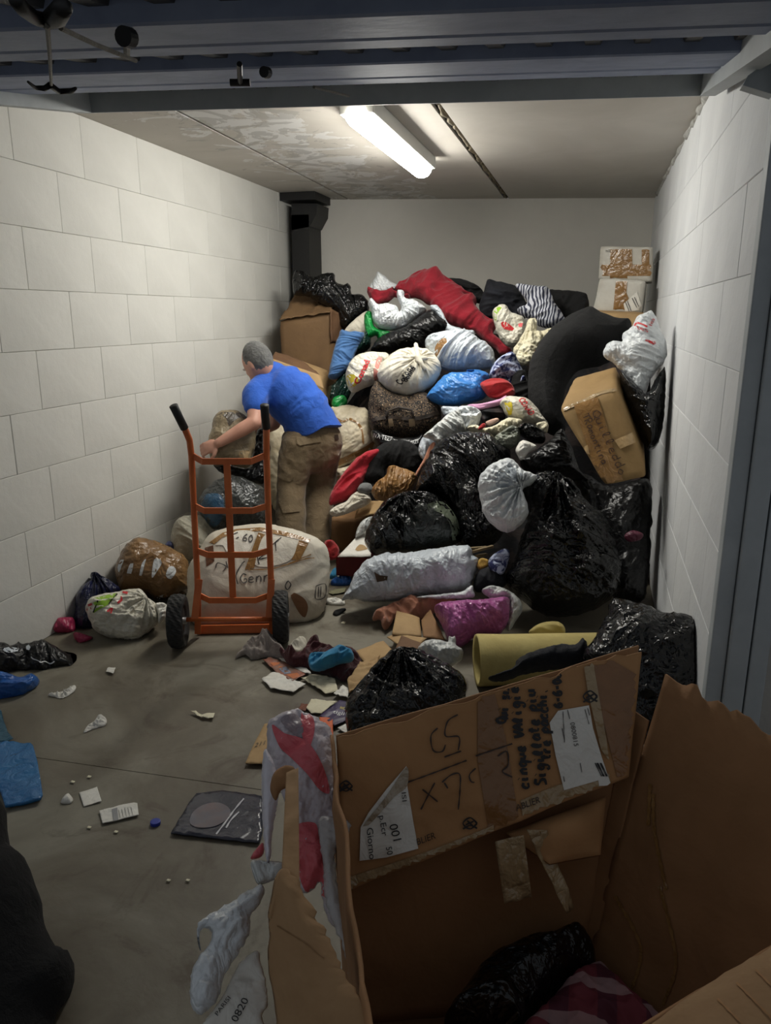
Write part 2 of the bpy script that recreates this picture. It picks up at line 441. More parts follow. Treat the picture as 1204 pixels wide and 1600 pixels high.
# handwriting: simple marker strokes on a unit body
HW = {'c': [[(.5,.5),(.3,.6),(.1,.35),(.2,.05),(.5,.12)]], 'i': [[(.2,.55),(.2,.08),(.35,.05)],[(.22,.8),(.25,.84)]],
 'n': [[(.1,.55),(.1,.02)],[(.1,.38),(.3,.58),(.42,.4),(.42,.02)]], 'q': [[(.45,.5),(.25,.6),(.08,.35),(.2,.08),(.42,.2)],[(.45,.58),(.42,-.4)]],
 'u': [[(.08,.55),(.1,.15),(.3,.04),(.42,.3)],[(.43,.56),(.43,.05)]], 'e': [[(.08,.3),(.42,.36),(.35,.58),(.15,.5),(.1,.15),(.3,.02),(.48,.12)]],
 'v': [[(.05,.95),(.25,.02),(.5,.98)]], 'a': [[(.45,.5),(.25,.58),(.08,.3),(.2,.04),(.42,.25)],[(.45,.56),(.46,.03)]],
 'A': [[(.02,.02),(.25,.9),(.5,.02)],[(.12,.35),(.42,.35)]], 'V': [[(.05,.9),(.25,.02),(.5,.92)]], 'l': [[(.15,.1),(.3,.8),(.2,.98),(.12,.7),(.15,.1),(.35,.06)]],
 'g': [[(.45,.5),(.22,.58),(.08,.32),(.22,.08),(.42,.3)],[(.45,.56),(.42,-.3),(.2,-.42),(.1,-.2)]], 's': [[(.42,.52),(.15,.55),(.15,.36),(.4,.25),(.35,.05),(.08,.08)]],
 'S': [[(.5,.85),(.2,.95),(.08,.7),(.4,.45),(.45,.15),(.05,.05)]], 't': [[(.25,.9),(.22,.12),(.42,.06)],[(.05,.6),(.42,.64)]],
 'p': [[(.1,.55),(.08,-.4)],[(.1,.4),(.3,.6),(.45,.35),(.3,.06),(.1,.15)]], 'r': [[(.1,.55),(.1,.03)],[(.1,.35),(.25,.55),(.4,.52)]],
 'h': [[(.1,.98),(.1,.02)],[(.1,.35),(.3,.56),(.42,.38),(.42,.02)]], 'Q': [[(.4,.95),(.1,.7),(.1,.2),(.4,.05),(.55,.5),(.4,.95)],[(.35,.25),(.62,-.12)]],
 '6': [[(.42,.92),(.12,.5),(.15,.08),(.42,.08),(.42,.4),(.15,.4)]], '-': [[(.08,.4),(.42,.42)]], '0': [[(.25,.92),(.06,.5),(.22,.04),(.44,.45),(.25,.92)]],
 '8': [[(.25,.5),(.08,.72),(.25,.95),(.42,.72),(.25,.5),(.05,.25),(.25,.02),(.45,.25),(.25,.5)]], '.': [[(.1,.02),(.18,.06)]], 'o': [[(.25,.58),(.06,.3),(.25,.03),(.44,.3),(.25,.58)]],
 'd': [[(.42,.5),(.22,.55),(.08,.28),(.2,.03),(.42,.2)],[(.44,.98),(.44,.02)]], 'T': [[(.02,.9),(.55,.92)],[(.28,.9),(.27,.03)]], 'm': [[(.06,.55),(.06,.02)],[(.06,.4),(.2,.56),(.26,.05)],[(.26,.4),(.42,.56),(.48,.03)]],
 'N': [[(.05,.02),(.07,.9),(.42,.05),(.44,.92)]], 'D': [[(.08,.9),(.08,.05),(.4,.15),(.45,.6),(.08,.9)]], 'C': [[(.5,.8),(.25,.95),(.06,.5),(.25,.04),(.5,.15)]], ' ': [], 'f': [[(.45,.9),(.25,.95),(.2,.5),(.18,-.3)],[(.05,.5),(.4,.52)]], 'b': [[(.1,.98),(.1,.05),(.35,.05),(.42,.35),(.12,.45)]],
 'R': [[(.08,.02),(.08,.92),(.4,.85),(.38,.55),(.1,.5),(.48,.02)]], 'I': [[(.2,.92),(.2,.03)]], 'G': [[(.5,.8),(.25,.95),(.06,.5),(.25,.04),(.5,.15),(.5,.42),(.3,.42)]], 'E': [[(.45,.9),(.08,.9),(.08,.04),(.46,.04)],[(.08,.5),(.38,.5)]]}
def handwrite(o, text, a, b, up, m, name='handwriting', width=3.0, off=.004, jit=.05):
    a = np.array(a, float); b = np.array(b, float); up = np.array(up, float); adv = (b - a) / max(1, len(text)); rg = random.Random(text)
    ls = []
    for i, ch in enumerate(text):
        j = up * rg.uniform(-jit, jit); sc = rg.uniform(.9, 1.12)
        for ln in HW.get(ch, []):
            ls.append([tuple(a + adv * (i + .05 + x * 1.75) + up * y * sc + j) for x, y in ln])
    return strokes(o, ls, m, name, width, off, step=max(1.5, width * .7))
def grid_sheet(name, tl, tr, br, bl, m, nu=24, nv=18, th=.006, warp=.01, fr=4, seed=0, parent=None, edge=None, smooth=True, bow=0.0, part=None):
    """a panel with thickness spanned by four corners, slightly warped; edge(u,v)->offset vector for torn rims"""
    tl, tr, br, bl = [np.asarray(a, float) for a in (tl, tr, br, bl)]
    u, v = np.meshgrid(np.linspace(0, 1, nu), np.linspace(0, 1, nv)); u = u.ravel(); v = v.ravel()
    p = ((1 - v)[:, None] * ((1 - u)[:, None] * tl + u[:, None] * tr) + v[:, None] * ((1 - u)[:, None] * bl + u[:, None] * br))
    nn = np.cross(tr - tl, bl - tl); nn /= np.linalg.norm(nn)
    if np.dot(nn, C - p.mean(0)) < 0: nn = -nn; flip = True
    else: flip = False
    p = p + nn * (warp * crumple(p * fr + seed * 3.3, 3) + bow * np.sin(math.pi * u) * np.sin(math.pi * v))[:, None]
    if edge is not None: p = p + edge(u, v)
    q = p - nn * th; k = len(p); f = []
    for j in range(nv - 1):
        for i in range(nu - 1):
            a = j * nu + i; f.append([a, a + nu, a + nu + 1, a + 1])
    if flip: f = [x[::-1] for x in f]
    fb = [[i + k for i in x[::-1]] for x in f]; eds = {}
    for x in f:
        for a, b in zip(x, x[1:] + x[:1]): eds[(a, b)] = 1
    rm = [[a, a + k, b + k, b] for (a, b) in eds if (b, a) not in eds]
    V = np.concatenate([p, q]); V[:, 2] = np.maximum(V[:, 2], .001)
    o = sub(name, V, f + fb + rm, m, part, smooth) if part is not None else link(name, V, f + fb + rm, m, parent, smooth=smooth)
    GEO[o] = (p, f)
    return o
def hexbox(name, front, ext, m, parent=None, sub_n=10, warp=.006, seed=0, rnd=.012, fr=5, bulge=0.0, part=None):
    """a carton: four front corners (tl,tr,br,bl, in space) pushed back along ext; faces dented, edges worn round"""
    fr4 = [np.asarray(a, float) for a in front]
    if isinstance(ext, (list, tuple)) and hasattr(ext[0], '__len__'): b4 = [np.asarray(a, float) for a in ext]
    else: b4 = [a + np.asarray(ext, float) for a in fr4]
    n = sub_n; bm = bmesh.new(); V = {}
    def vert(i, j, k):
        if (i, j, k) in V: return V[(i, j, k)]
        x, y, z = i / n, j / n, k / n
        # pull rims inwards to round the edges
        e = [min(t, 1 - t) for t in (x, y, z)]
        f_ = (1 - y) * ((1 - x) * fr4[0] + x * fr4[1]) + y * ((1 - x) * fr4[3] + x * fr4[2])
        g_ = (1 - y) * ((1 - x) * b4[0] + x * b4[1]) + y * ((1 - x) * b4[3] + x * b4[2])
        p_ = (1 - z) * f_ + z * g_
        V[(i, j, k)] = bm.verts.new(p_); return V[(i, j, k)]
    rng = range(n)
    for a in rng:
        for b in rng:
            bm.faces.new([vert(a, b, 0), vert(a, b + 1, 0), vert(a + 1, b + 1, 0), vert(a + 1, b, 0)])
            bm.faces.new([vert(a, b, n), vert(a + 1, b, n), vert(a + 1, b + 1, n), vert(a, b + 1, n)])
            bm.faces.new([vert(0, a, b), vert(0, a, b + 1), vert(0, a + 1, b + 1), vert(0, a + 1, b)])
            bm.faces.new([vert(n, a, b), vert(n, a + 1, b), vert(n, a + 1, b + 1), vert(n, a, b + 1)])
            bm.faces.new([vert(a, 0, b), vert(a + 1, 0, b), vert(a + 1, 0, b + 1), vert(a, 0, b + 1)])
            bm.faces.new([vert(a, n, b), vert(a, n, b + 1), vert(a + 1, n, b + 1), vert(a + 1, n, b)])
    bmesh.ops.recalc_face_normals(bm, faces=bm.faces); bm.normal_update()
    bm.verts.ensure_lookup_table(); bm.verts.index_update()
    co = np.array([tuple(v.co) for v in bm.verts]); no = np.array([tuple(v.normal) for v in bm.verts])
    cen = co.mean(0)
    key = {v.index: k for k, v in V.items()}
    on = np.array([sum(1 for t in key[i] if t in (0, n)) for i in range(len(co))])
    bl = np.array([math.prod(math.sin(math.pi * t / n) if t not in (0, n) else 1 for t in key[i]) if on[i] == 1 else 0 for i in range(len(co))])
    co = co + no * (warp * crumple(co * fr + seed * 7.1, 3) + bulge * bl)[:, None]
    co[on == 2] -= no[on == 2] * rnd * .5; co[on == 3] -= no[on == 3] * rnd * .9
    co[:, 2] = np.maximum(co[:, 2], .002); co[:, 0] = np.clip(co[:, 0], -2.470, .402)
    fs = [[v.index for v in f.verts] for f in bm.faces]; bm.free()
    return sub(name, co, fs, m, part) if part is not None else link(name, co, fs, m, parent)
def remesh(verts_faces_builder, voxel, smooth_it=2):
    """union of rough volumes -> one continuous skin"""
    mb = MB(); verts_faces_builder(mb)
    me = bpy.data.meshes.new('tmp'); me.from_pydata(mb.v, [], mb.f)
    ob = bpy.data.objects.new('tmp', me); COL.objects.link(ob)
    md = ob.modifiers.new('r', 'REMESH'); md.mode = 'VOXEL'; md.voxel_size = voxel
    if smooth_it:
        sm = ob.modifiers.new('s', 'SMOOTH'); sm.factor = .5; sm.iterations = smooth_it
    dg = bpy.context.evaluated_depsgraph_get(); dg.update()
    m2 = bpy.data.meshes.new_from_object(ob.evaluated_get(dg))
    V = np.array([tuple(v.co) for v in m2.vertices]); N = np.array([tuple(v.normal) for v in m2.vertices]); Fc = [list(p.vertices) for p in m2.polygons]
    bpy.data.objects.remove(ob); bpy.data.meshes.remove(me); bpy.data.meshes.remove(m2)
    return V, N, Fc
def capsule(mb, pts, rs, seg=14):
    """tapered limb with round ends"""
    pts = [np.asarray(p, float) for p in pts]; q = []; r = []
    t0 = pts[1] - pts[0]; t0 /= np.linalg.norm(t0); t1 = pts[-1] - pts[-2]; t1 /= np.linalg.norm(t1)
    for a in (85, 60, 35): q.append(pts[0] - t0 * rs[0] * math.sin(math.radians(a))); r.append(rs[0] * math.cos(math.radians(a)))
    for i in range(len(pts)): q.append(pts[i]); r.append(rs[i])
    for a in (35, 60, 85): q.append(pts[-1] + t1 * rs[-1] * math.sin(math.radians(a))); r.append(rs[-1] * math.cos(math.radians(a)))
    mb.tube(q, r, seg)
def ellipsoid(mb, c, ax, seg=18, ring=12):
    """ax: three semi-axis vectors"""
    c = np.asarray(c, float); a, b, d = [np.asarray(t, float) for t in ax]; k = len(mb.v)
    for i in range(ring + 1):
        ph = math.pi * i / ring
        ph = min(max(ph, .03), math.pi - .03)
        for j in range(seg):
            t = 2 * math.pi * j / seg
            mb.v.append(tuple(c + a * math.sin(ph) * math.cos(t) + b * math.sin(ph) * math.sin(t) + d * math.cos(ph)))
    for i in range(ring):
        for j in range(seg):
            p = k + i * seg + j; q = k + i * seg + (j + 1) % seg; mb.f.append([p, p + seg, q + seg, q])
    mb.f.append([k + j for j in range(seg)]); mb.f.append([k + ring * seg + j for j in range(seg)][::-1])
# ------------------------------------------------------------------ the setting
XL, XR, ZC = -2.478, 0.41, 2.461
def backY(x): return 6.39 + (x + 2.32) * 0.231
m_wall = mat('white_masonry_paint', (214, 213, 207), 'paint', .75, (201, 200, 194), 1.3, .35)
m_joint = mat('mortar_joint', (206, 205, 199), 'paint', .9, None, 6, .5)
m_wallR = mat('white_masonry_paint_right', (218, 220, 221), 'paint', .75, (206, 208, 210), 1.6, .35)
m_back = mat('grey_white_back_wall_paint', (224, 221, 213), 'paint', .8, (214, 211, 203), 1.1, .35)
m_out = mat('outer_wall_plaster', (190, 186, 178), 'paint', .85, (160, 156, 150), 3, .6)
# concrete floor
m_floor, nt, bs_ = _nt('stained_concrete')
tc = node(nt, 'ShaderNodeTexCoord').outputs['Object']
f1 = noise_n(nt, tc, 1.7, 8, .62, .8); f2 = noise_n(nt, tc, 9, 6, .6, .5); f3 = noise_n(nt, tc, 3.1, 6, .65, 1.5)
c = ramp(nt, f1, [(.30, _lin((78, 70, 56))), (.48, _lin((108, 101, 86))), (.66, _lin((138, 134, 120)))])
c = mixc(nt, math_n(nt, 'MULTIPLY', f2, .45), c, _lin((92, 86, 74)))
st = ramp(nt, f3, [(.55, (0, 0, 0, 1)), (.68, (1, 1, 1, 1))])
c = mixc(nt, math_n(nt, 'MULTIPLY', st, .65), c, _lin((68, 54, 38)))
nt.links.new(c, bs_.inputs['Base Color'])
nt.links.new(ramp(nt, f1, [(.3, (.42, .42, .42, 1)), (.7, (.7, .7, .7, 1))]), bs_.inputs['Roughness'])
bn = node(nt, 'ShaderNodeBump'); bn.inputs['Strength'].default_value = .25; bn.inputs['Distance'].default_value = .008
nt.links.new(f2, bn.inputs['Height']); nt.links.new(bn.outputs[0], bs_.inputs['Normal'])
m_dark = mat('dark_gap', (38, 36, 32), 'paint', .9, None, 5, .3)

mb = MB(); mb.box(-6, 6, -3, 9, -.08, -.006)
floor = tag(mb.build('floor', m_dark), None, None, kind='structure')
# two slabs meeting at the control joint that crosses the floor
j0, j1 = PZ(136, 1195), PZ(401, 1233); jd = (j1 - j0) / np.linalg.norm((j1 - j0)[:2])
ja, jb = j0 - jd * 6, j0 + jd * 7; gp = np.array([-jd[1], jd[0], 0]) * .0016
for k, (q0, q1, far) in enumerate(((ja, jb, 9.0), (ja, jb, -3.0))):
    s_ = 1 if far > 0 else -1
    a, b = q0 + gp * s_, q1 + gp * s_
    mb = MB(); cc = [(a[0], a[1]), (b[0], b[1]), (b[0], far), (a[0], far)]
    if s_ < 0: cc = cc[::-1]
    mb.box8([(x, y, -.0062) for x, y in cc] + [(x, y, 0) for x, y in cc])
    link('floor_slab', mb.v, mb.f, m_floor, floor, smooth=False)
# left wall: block courses
mb = MB(); mb.box(-2.66, XL - .005, 1.7, 7.2, 0, 2.6)
wall_l = tag(mb.build('wall_left', m_joint), None, None, kind='structure')
blk_cache = {}
def block_mesh(l, h, d, m):
    k = (round(l, 3), round(h, 3), m.name)
    if k not in blk_cache:
        bm = bmesh.new(); bmesh.ops.create_cube(bm, size=1)
        bmesh.ops.scale(bm, vec=(d, l, h), verts=bm.verts)
        bmesh.ops.bevel(bm, geom=list(bm.edges), offset=.0022, segments=1, affect='EDGES')
        me = bpy.data.meshes.new('block'); bm.to_mesh(me); bm.free(); me.materials.append(m); blk_cache[k] = me
    return blk_cache[k]
def blocks(wall, X, sgn, y0, y1, m, gap, ph, rg, name='block'):
    zs = [0] + [.012 + .27 * k for k in range(1, 9)] + [ZC]
    for k in range(9):
        z0, z1 = zs[k], zs[k + 1]; off = ph[k % 2]
        n0 = int(math.floor((y0 - off) / .4865))
        for i in range(n0, n0 + 40):
            a = max(y0, off + i * .4865); b = min(y1, off + (i + 1) * .4865)
            if b - a < .05: continue
            g = rg.choice(gap); gz = rg.choice(gap)
            if a > 3.9: g, gz = g * .3, gz * .45      # joints clogged with paint further in
            o = bpy.data.objects.new(name, block_mesh(b - a - g, z1 - z0 - gz, .02, m)); COL.objects.link(o); o.parent = wall
            o.location = np.array([X - sgn * (.0098 - rg.uniform(0, .0012)), (a + b) / 2, (z0 + z1) / 2]) - np.array(wall.location)
blocks(wall_l, XL, 1, 1.72, 6.9, m_wall, (.0010, .0014, .0024, .0008), (3.0, 2.79), random.Random(3))
mb = MB(); mb.box(XR + .005, XR + .15, 2.36, 7.4, 0, 2.6)
wall_r = tag(mb.build('wall_right', m_joint), None, None, kind='structure')
blocks(wall_r, XR, -1, 2.36, 7.3, m_wallR, (.0005, .0007, .0016, .0006), (2.6, 2.85), random.Random(5))
# back wall, set slightly askew
mb = MB(); a = backY(-2.6); b = backY(.55)
mb.box8([(-2.6, a, 0), (.55, b, 0), (.55, b + .15, 0), (-2.6, a + .15, 0), (-2.6, a, 2.6), (.55, b, 2.6), (.55, b + .15, 2.6), (-2.6, a + .15, 2.6)])
wall_b = tag(mb.build('wall_back', m_back), None, None, kind='structure')
mb = MB(); mb.box(XR + .15, 3.0, 2.345, 2.5, 0, 2.7)
tag(mb.build('wall_front', m_out), None, None, kind='structure')
# ceiling: precast panels with open joints, damp peeling paint near the left
m_ceil, nt, bs_ = _nt('peeling_ceiling_paint')
tc = node(nt, 'ShaderNodeTexCoord').outputs['Object']
sx = node(nt, 'ShaderNodeSeparateXYZ'); nt.links.new(tc, sx.inputs[0])
wp = noise_n(nt, tc, 1.2, 4, .6, 1.0); pn = noise_n(nt, tc, 2.6, 7, .62, 1.8)
near = math_n(nt, 'ABSOLUTE', math_n(nt, 'ADD', sx.outputs[0], .72))
wgt = math_n(nt, 'SUBTRACT', .78, math_n(nt, 'MULTIPLY', near, .62))
msk = math_n(nt, 'GREATER_THAN', math_n(nt, 'ADD', math_n(nt, 'MULTIPLY', pn, .9), math_n(nt, 'MULTIPLY', wgt, .52)), .80)
msk2 = math_n(nt, 'GREATER_THAN', math_n(nt, 'ADD', math_n(nt, 'MULTIPLY', noise_n(nt, tc, 3.7, 6, .6, 2.2), .9), math_n(nt, 'MULTIPLY', wgt, .4)), .765)
c = ramp(nt, wp, [(.3, _lin((178, 173, 163))), (.7, _lin((194, 189, 180)))])
c = mixc(nt, msk, c, _lin((206, 205, 201))); c = mixc(nt, math_n(nt, 'MULTIPLY', msk2, .55), c, _lin((150, 148, 142)))
nt.links.new(c, bs_.inputs['Base Color']); bs_.inputs['Roughness'].default_value = .75
bn = node(nt, 'ShaderNodeBump'); bn.inputs['Strength'].default_value = .5; bn.inputs['Distance'].default_value = .004
nt.links.new(math_n(nt, 'ADD', msk, msk2), bn.inputs['Height']); nt.links.new(bn.outputs[0], bs_.inputs['Normal'])
mb = MB(); mb.box(-2.66, .6, 1.7, 7.4, ZC + .02, ZC + .2)
ceil = tag(mb.build('ceiling', m_dark), None, None, kind='structure')
for (a0, a1, b0, b1) in ((-2.60, -1.945, -2.60, -2.09), (-1.925, -.795, -2.072, -.795), (-.750, .56, -.756, .56)):
    mb = MB(); cc = [(a0, 1.7), (a1, 1.7), (b1, 7.3), (b0, 7.3)]
    mb.box8([(x, y, ZC) for x, y in cc] + [(x, y, ZC + .019) for x, y in cc])
    link('ceiling_panel', mb.v, mb.f, m_ceil, ceil, smooth=False)
# ragged foam filler along the wide ceiling joint
m_foam = mat('joint_foam', (128, 116, 92), 'paint', .9, (90, 82, 66), 20, .8)
rg = random.Random(4); mb = MB(); yy = 3.6
pts = []; rs = []
while yy < 6.7:
    pts.append((-.772 + rg.uniform(-.01, .01), yy, ZC + .012)); rs.append(rg.uniform(.006, .02)); yy += .05
mb.tube(pts, rs, 6)
link('joint_filler', mb.v, mb.f, m_foam, ceil)
# crumbling mortar where the right wall meets the ceiling
m_mortar = mat('crumbling_mortar', (190, 190, 186), 'paint', .9, (140, 138, 132), 15, .8)
pts = []; rs = []; yy = 2.5
while yy < 6.9:
    pts.append((XR + .004, yy, ZC - rg.uniform(0, .012))); rs.append(rg.uniform(.008, .028)); yy += .09
mb = MB(); mb.tube(pts, rs, 7); link('mortar_edge', mb.v, mb.f, m_mortar, wall_r)
# damp crack lines etc. are left to the paint
# black downpipe column in the rear left corner
m_blackp = mat('black_painted_steel', (22, 22, 23), 'paint', .5, None, 5, .2)
e = empty('corner_column', (-2.36, 6.1, 0), 'black steel column with flared top in the rear left corner', 'column')
mb = MB(); sx0, sx1 = P(457, 420, 6.02)[0], P(484, 420, 6.02)[0]; mb.box(sx0, sx1, 6.02, 6.3, 0, 2.3); o = mb.build('shaft', m_blackp, e)
q = [P(455, 318, 6.02), P(495, 318, 6.02), P(494, 335, 6.02), P(484, 354, 6.02), P(455, 360, 6.02)]
mb = MB(); n = len(q); mb.add([tuple(v) for v in q] + [(v[0], v[1] + .28, v[2]) for v in q], [list(range(n)), list(range(n, 2 * n))[::-1]] + [[i, (i + 1) % n, n + (i + 1) % n, n + i] for i in range(n)])
mb.build('flared_head', m_blackp, e)
mb = MB(); mb.box(-2.47, P(495, 312, 6.0)[0], 5.95, 6.32, 2.40, ZC - .002); mb.build('top_plate', m_blackp, e)
# ------------------------------------------------------------------ steel door frame
m_steel = mat('blue_grey_galvanised_steel', (182, 188, 190), 'paint', .5, (168, 174, 177), 5, .15, spec=.3)
m_rail = mat('galvanised_rail', (158, 170, 196), 'paint', .62, (140, 152, 180), 7, .15, spec=.3)
m_sheet = mat('dark_door_sheet', (82, 84, 86), 'paint', .55, (64, 66, 68), 4, .2, metal=.1)
e = empty('trim_1', (.49, 2.33, 0), None, None); e['kind'] = 'structure'
mb = MB(); mb.box(.405, .452, 2.30, 2.36, 0, 2.42); bevel_obj(mb.build('jamb_strip', m_steel, e), .004)
mb = MB(); mb.box(.454, .512, 2.285, 2.36, 0, 2.42); bevel_obj(mb.build('jamb_channel', m_steel, e), .005)
mb = MB(); mb.box(.517, .566, 2.29, 2.36, 0, 2.42); bevel_obj(mb.build('jamb_flange', m_steel, e), .004)
mb = MB(); mb.tube([(.535, 2.288, 1.125), (.535, 2.28, 1.125)], .008, 10); mb.build('bolt', m_dark, e)
# ------------------------------------------------------------------ overhead door, swung up
EL, ER = np.array([-2.006, 2.881, 2.30]), np.array([.344, 3.262, 2.30])
du = ER - EL; dd = np.array([0.0, -1.0, -.178]); ddn = dd / np.linalg.norm(dd)
nd = np.cross(du / np.linalg.norm(du), ddn); nd /= np.linalg.norm(nd)
if nd[2] > 0: nd = -nd            # pointing down
def DP(t, s_, drop=0.0): return EL + du * t + dd * s_ + nd * (drop - .085)
door = empty('overhead_door', EL + du * .5, 'dark galvanised up-and-over garage door swung up under the ceiling', 'garage door')
# corrugated sheet
V = []; prof_t = []
nr = 19
for i in range(nr):
    a = i / nr
    for fx, h_ in ((0, 0), (.55, 0), (.62, .018), (.93, .018)): prof_t.append((a + fx / nr, h_))
prof_t.append((1.0, 0))
for s_ in np.linspace(.0, 2.1, 8):
    for t, h_ in prof_t: V.append(DP(t, s_, .0 + h_))
L = len(prof_t); Fs = []
for j in range(7):
    for i in range(L - 1): Fs.append([j * L + i, j * L + i + 1, (j + 1) * L + i + 1, (j + 1) * L + i])
V2 = [tuple(np.array(v) - nd * .004) for v in V]; k = len(V)
link('corrugated_sheet', V + V2, Fs + [[i + k for i in f[::-1]] for f in Fs], m_sheet, door, smooth=False)
def s_of(y, drop, x=602):
    p0 = DP(0, 0, drop); n_ = np.cross(du, dd); h_ = plane_hit(x, y, p0, n_)
    w = h_ - p0; A_ = np.array([du, dd]).T; t, s_ = np.linalg.lstsq(A_, w, rcond=None)[0]; return s_
def hat_rail(y_lo, y_hi, depth, t0, t1, nm):
    s0, s1 = s_of(y_lo, depth), s_of(y_hi, depth); s0, s1 = min(s0, s1), max(s0, s1); w = s1 - s0
    sect = [(s0 - .03, .002), (s0, .002), (s0 + .004, depth * .9), (s0 + .01, depth), (s0 + w * .30, depth), (s0 + w * .33, depth - .006), (s0 + w * .37, depth - .006), (s0 + w * .40, depth), (s1 - .012, depth), (s1 - .004, depth * .9), (s1, .002), (s1 + .03, .002)]
    V = []
    for t in (t0, t1):
        for a, b in sect: V.append(DP(t, a, b))
    n = len(sect); V += [tuple(np.array(v) - nd * .003) for v in V]
    Fs = [[i, i + 1, n + i + 1, n + i] for i in range(n - 1)]; Fs += [[i + 2 * n for i in f[::-1]] for f in Fs]
    Fs += [[0, n, 3 * n, 2 * n], [n - 1, 3 * n - 1, 4 * n - 1, 2 * n - 1]]
    return link(nm, V, Fs, m_rail, door, smooth=False)
railA = hat_rail(131, 100, .045, -.02, 1.02, 'cross_rail')
railB = hat_rail(76, 24, .05, -.02, 1.02, 'cross_rail')
mb = MB(); q = [DP(0, 0, .085), DP(1, 0, .085), DP(1, .02, .085), DP(0, .02, .085), DP(0, 0, 0), DP(1, 0, 0), DP(1, .02, 0), DP(0, .02, 0)]
mb.box8(q); mb.build('edge_frame', m_steel, door)
for t0, t1 in ((-.012, .012), (.988, 1.012)):
    mb = MB(); q = [DP(t0, -.01, .085), DP(t1, -.01, .085), DP(t1, 2.1, .085), DP(t0, 2.1, .085), DP(t0, -.01, 0), DP(t1, -.01, 0), DP(t1, 2.1, 0), DP(t0, 2.1, 0)]
    mb.box8(q); mb.build('side_frame', m_steel, door)
# side guide bracket at the top of the right jamb
mb = MB(); q = [P(1168, 118, 2.36), P(1215, 84, 2.36), P(1215, 150, 2.36), P(1160, 133, 2.36)]
mb.box8([tuple(v) for v in q] + [(v[0], v[1] + .05, v[2]) for v in q]); mb.build('bracket', m_steel, door)
# knobs, rope pulleys and pull ropes under the door
m_blk = mat('black_rubber', (20, 20, 20), 'paint', .55, None, 8, .2)
m_rope = mat('grey_cord', (120, 116, 106), 'cloth', .9, None, 6, .3)
def on_door(x, y, drop): return DP(0, 0, drop) + 0 if False else plane_hit(x, y, DP(0, 0, drop), np.cross(du, dd))
def knob(x, y, r, stem, nm='knob'):
    p = on_door(x, y, .075); mb = MB()
    mb.tube([p + ddn * .012, p - ddn * .012], [r, r], 14); o = mb.build(nm, m_blk, door, smooth=False)
    q = on_door(x, y + stem, .06); mb = MB(); mb.tube([p, q], .007, 8); mb.build('stem', m_rope, part=o)
knob(198, 58, .017, 30); knob(415, 113, .013, 6)
p = on_door(375, 129, .09); mb = MB(); mb.tube([p - RIGHT * .026, p + RIGHT * .026], .009, 10); o = mb.build('pulley_block', m_blk, door)
mb = MB(); mb.tube([p, on_door(374, 100, .06)], .007, 8); mb.build('stem', m_blk, part=o)
for pts in ([(74, 40), (78, 90), (80, 132)], [(95, 44), (150, 70), (212, 95)], [(490, 136), (545, 150)]):
    mb = MB(); mb.tube([on_door(x, y, .10) for x, y in pts], .004, 6); mb.build('cord', m_rope, door)
mb = MB(); mb.tube([on_door(x, y, .09) for x, y in ((24, -2), (36, 14), (55, 28), (72, 32))], .010, 8); mb.tube([on_door(x, y, .09) for x, y in ((72, 34), (88, 26), (98, 12), (108, 11))], [.011, .015, .013, .008], 8)
mb.build('hook_strap', m_blk, door, smooth=True)
mb = MB(); mb.tube([on_door(x, y, .095) for x, y in ((44, 128), (55, 137), (70, 138), (78, 133), (92, 143), (112, 142), (118, 138))], [.003, .005, .007, .008, .007, .007, .004], 8)
mb.build('hook_strap', m_blk, door, smooth=True)
# ------------------------------------------------------------------ ceiling tube lamp
m_lampshield = mat('lamp_shield_white', (205, 205, 200), 'plain', .5)
m_tube, nt, bs_ = _nt('lit_diffuser'); bs_.inputs['Base Color'].default_value = (.9, .9, .9, 1)
bs_.inputs['Emission Color'].default_value = (1.0, .975, .90, 1); bs_.inputs['Emission Strength'].default_value = TUBE_EMIT
lamp = empty('ceiling_lamp', (-1.09, 4.23, 2.33), 'lit white fluorescent batten lamp fixed to the ceiling', 'lamp')
mb = MB(); mb.box(-1.172, -1.008, 3.54, 4.92, 2.392, ZC - .001); bevel_obj(mb.build('lamp_shield_tray', m_lampshield, lamp), .006)  # added tray, made wider than the diffuser to keep light off the ceiling
V = []; Fs = []; seg = 12; ys = [3.53, 3.535, 3.55, 3.58, 4.88, 4.91, 4.925, 4.93]; sc = [.3, .7, .93, 1, 1, .93, .7, .3]
for y_, k_ in zip(ys, sc):
    for j in range(seg + 1):
        a = math.pi * j / seg; V.append((-1.09 + .063 * k_ * math.cos(a), y_, 2.40 - .062 * k_ * math.sin(a)))
for i in range(len(ys) - 1):
    for j in range(seg): a = i * (seg + 1) + j; Fs.append([a, a + 1, a + seg + 2, a + seg + 1])
Fs.append([j for j in range(seg + 1)][::-1]); Fs.append([(len(ys) - 1) * (seg + 1) + j for j in range(seg + 1)])
for i in range(len(ys) - 1): a = i * (seg + 1); Fs.append([a, a + seg + 1, a + 2 * seg + 1, a + seg])
link('diffuser', V, Fs, m_tube, lamp)
m_lampend = mat('lamp_end_cap_grey', (150, 150, 146), 'plain', .5)
for y_ in (4.93,):
    mb = MB(); mb.box(-1.12, -1.06, y_, y_ + .015, 2.365, 2.40); bevel_obj(mb.build('end_cap', m_lampend, lamp), .004)
mb = MB(); mb.tube([(-1.03, 3.52, 2.44), (-1.02, 3.2, 2.452), (-1.0, 3.0, 2.452)], .008, 6); mb.build('cable', m_lampend, lamp)
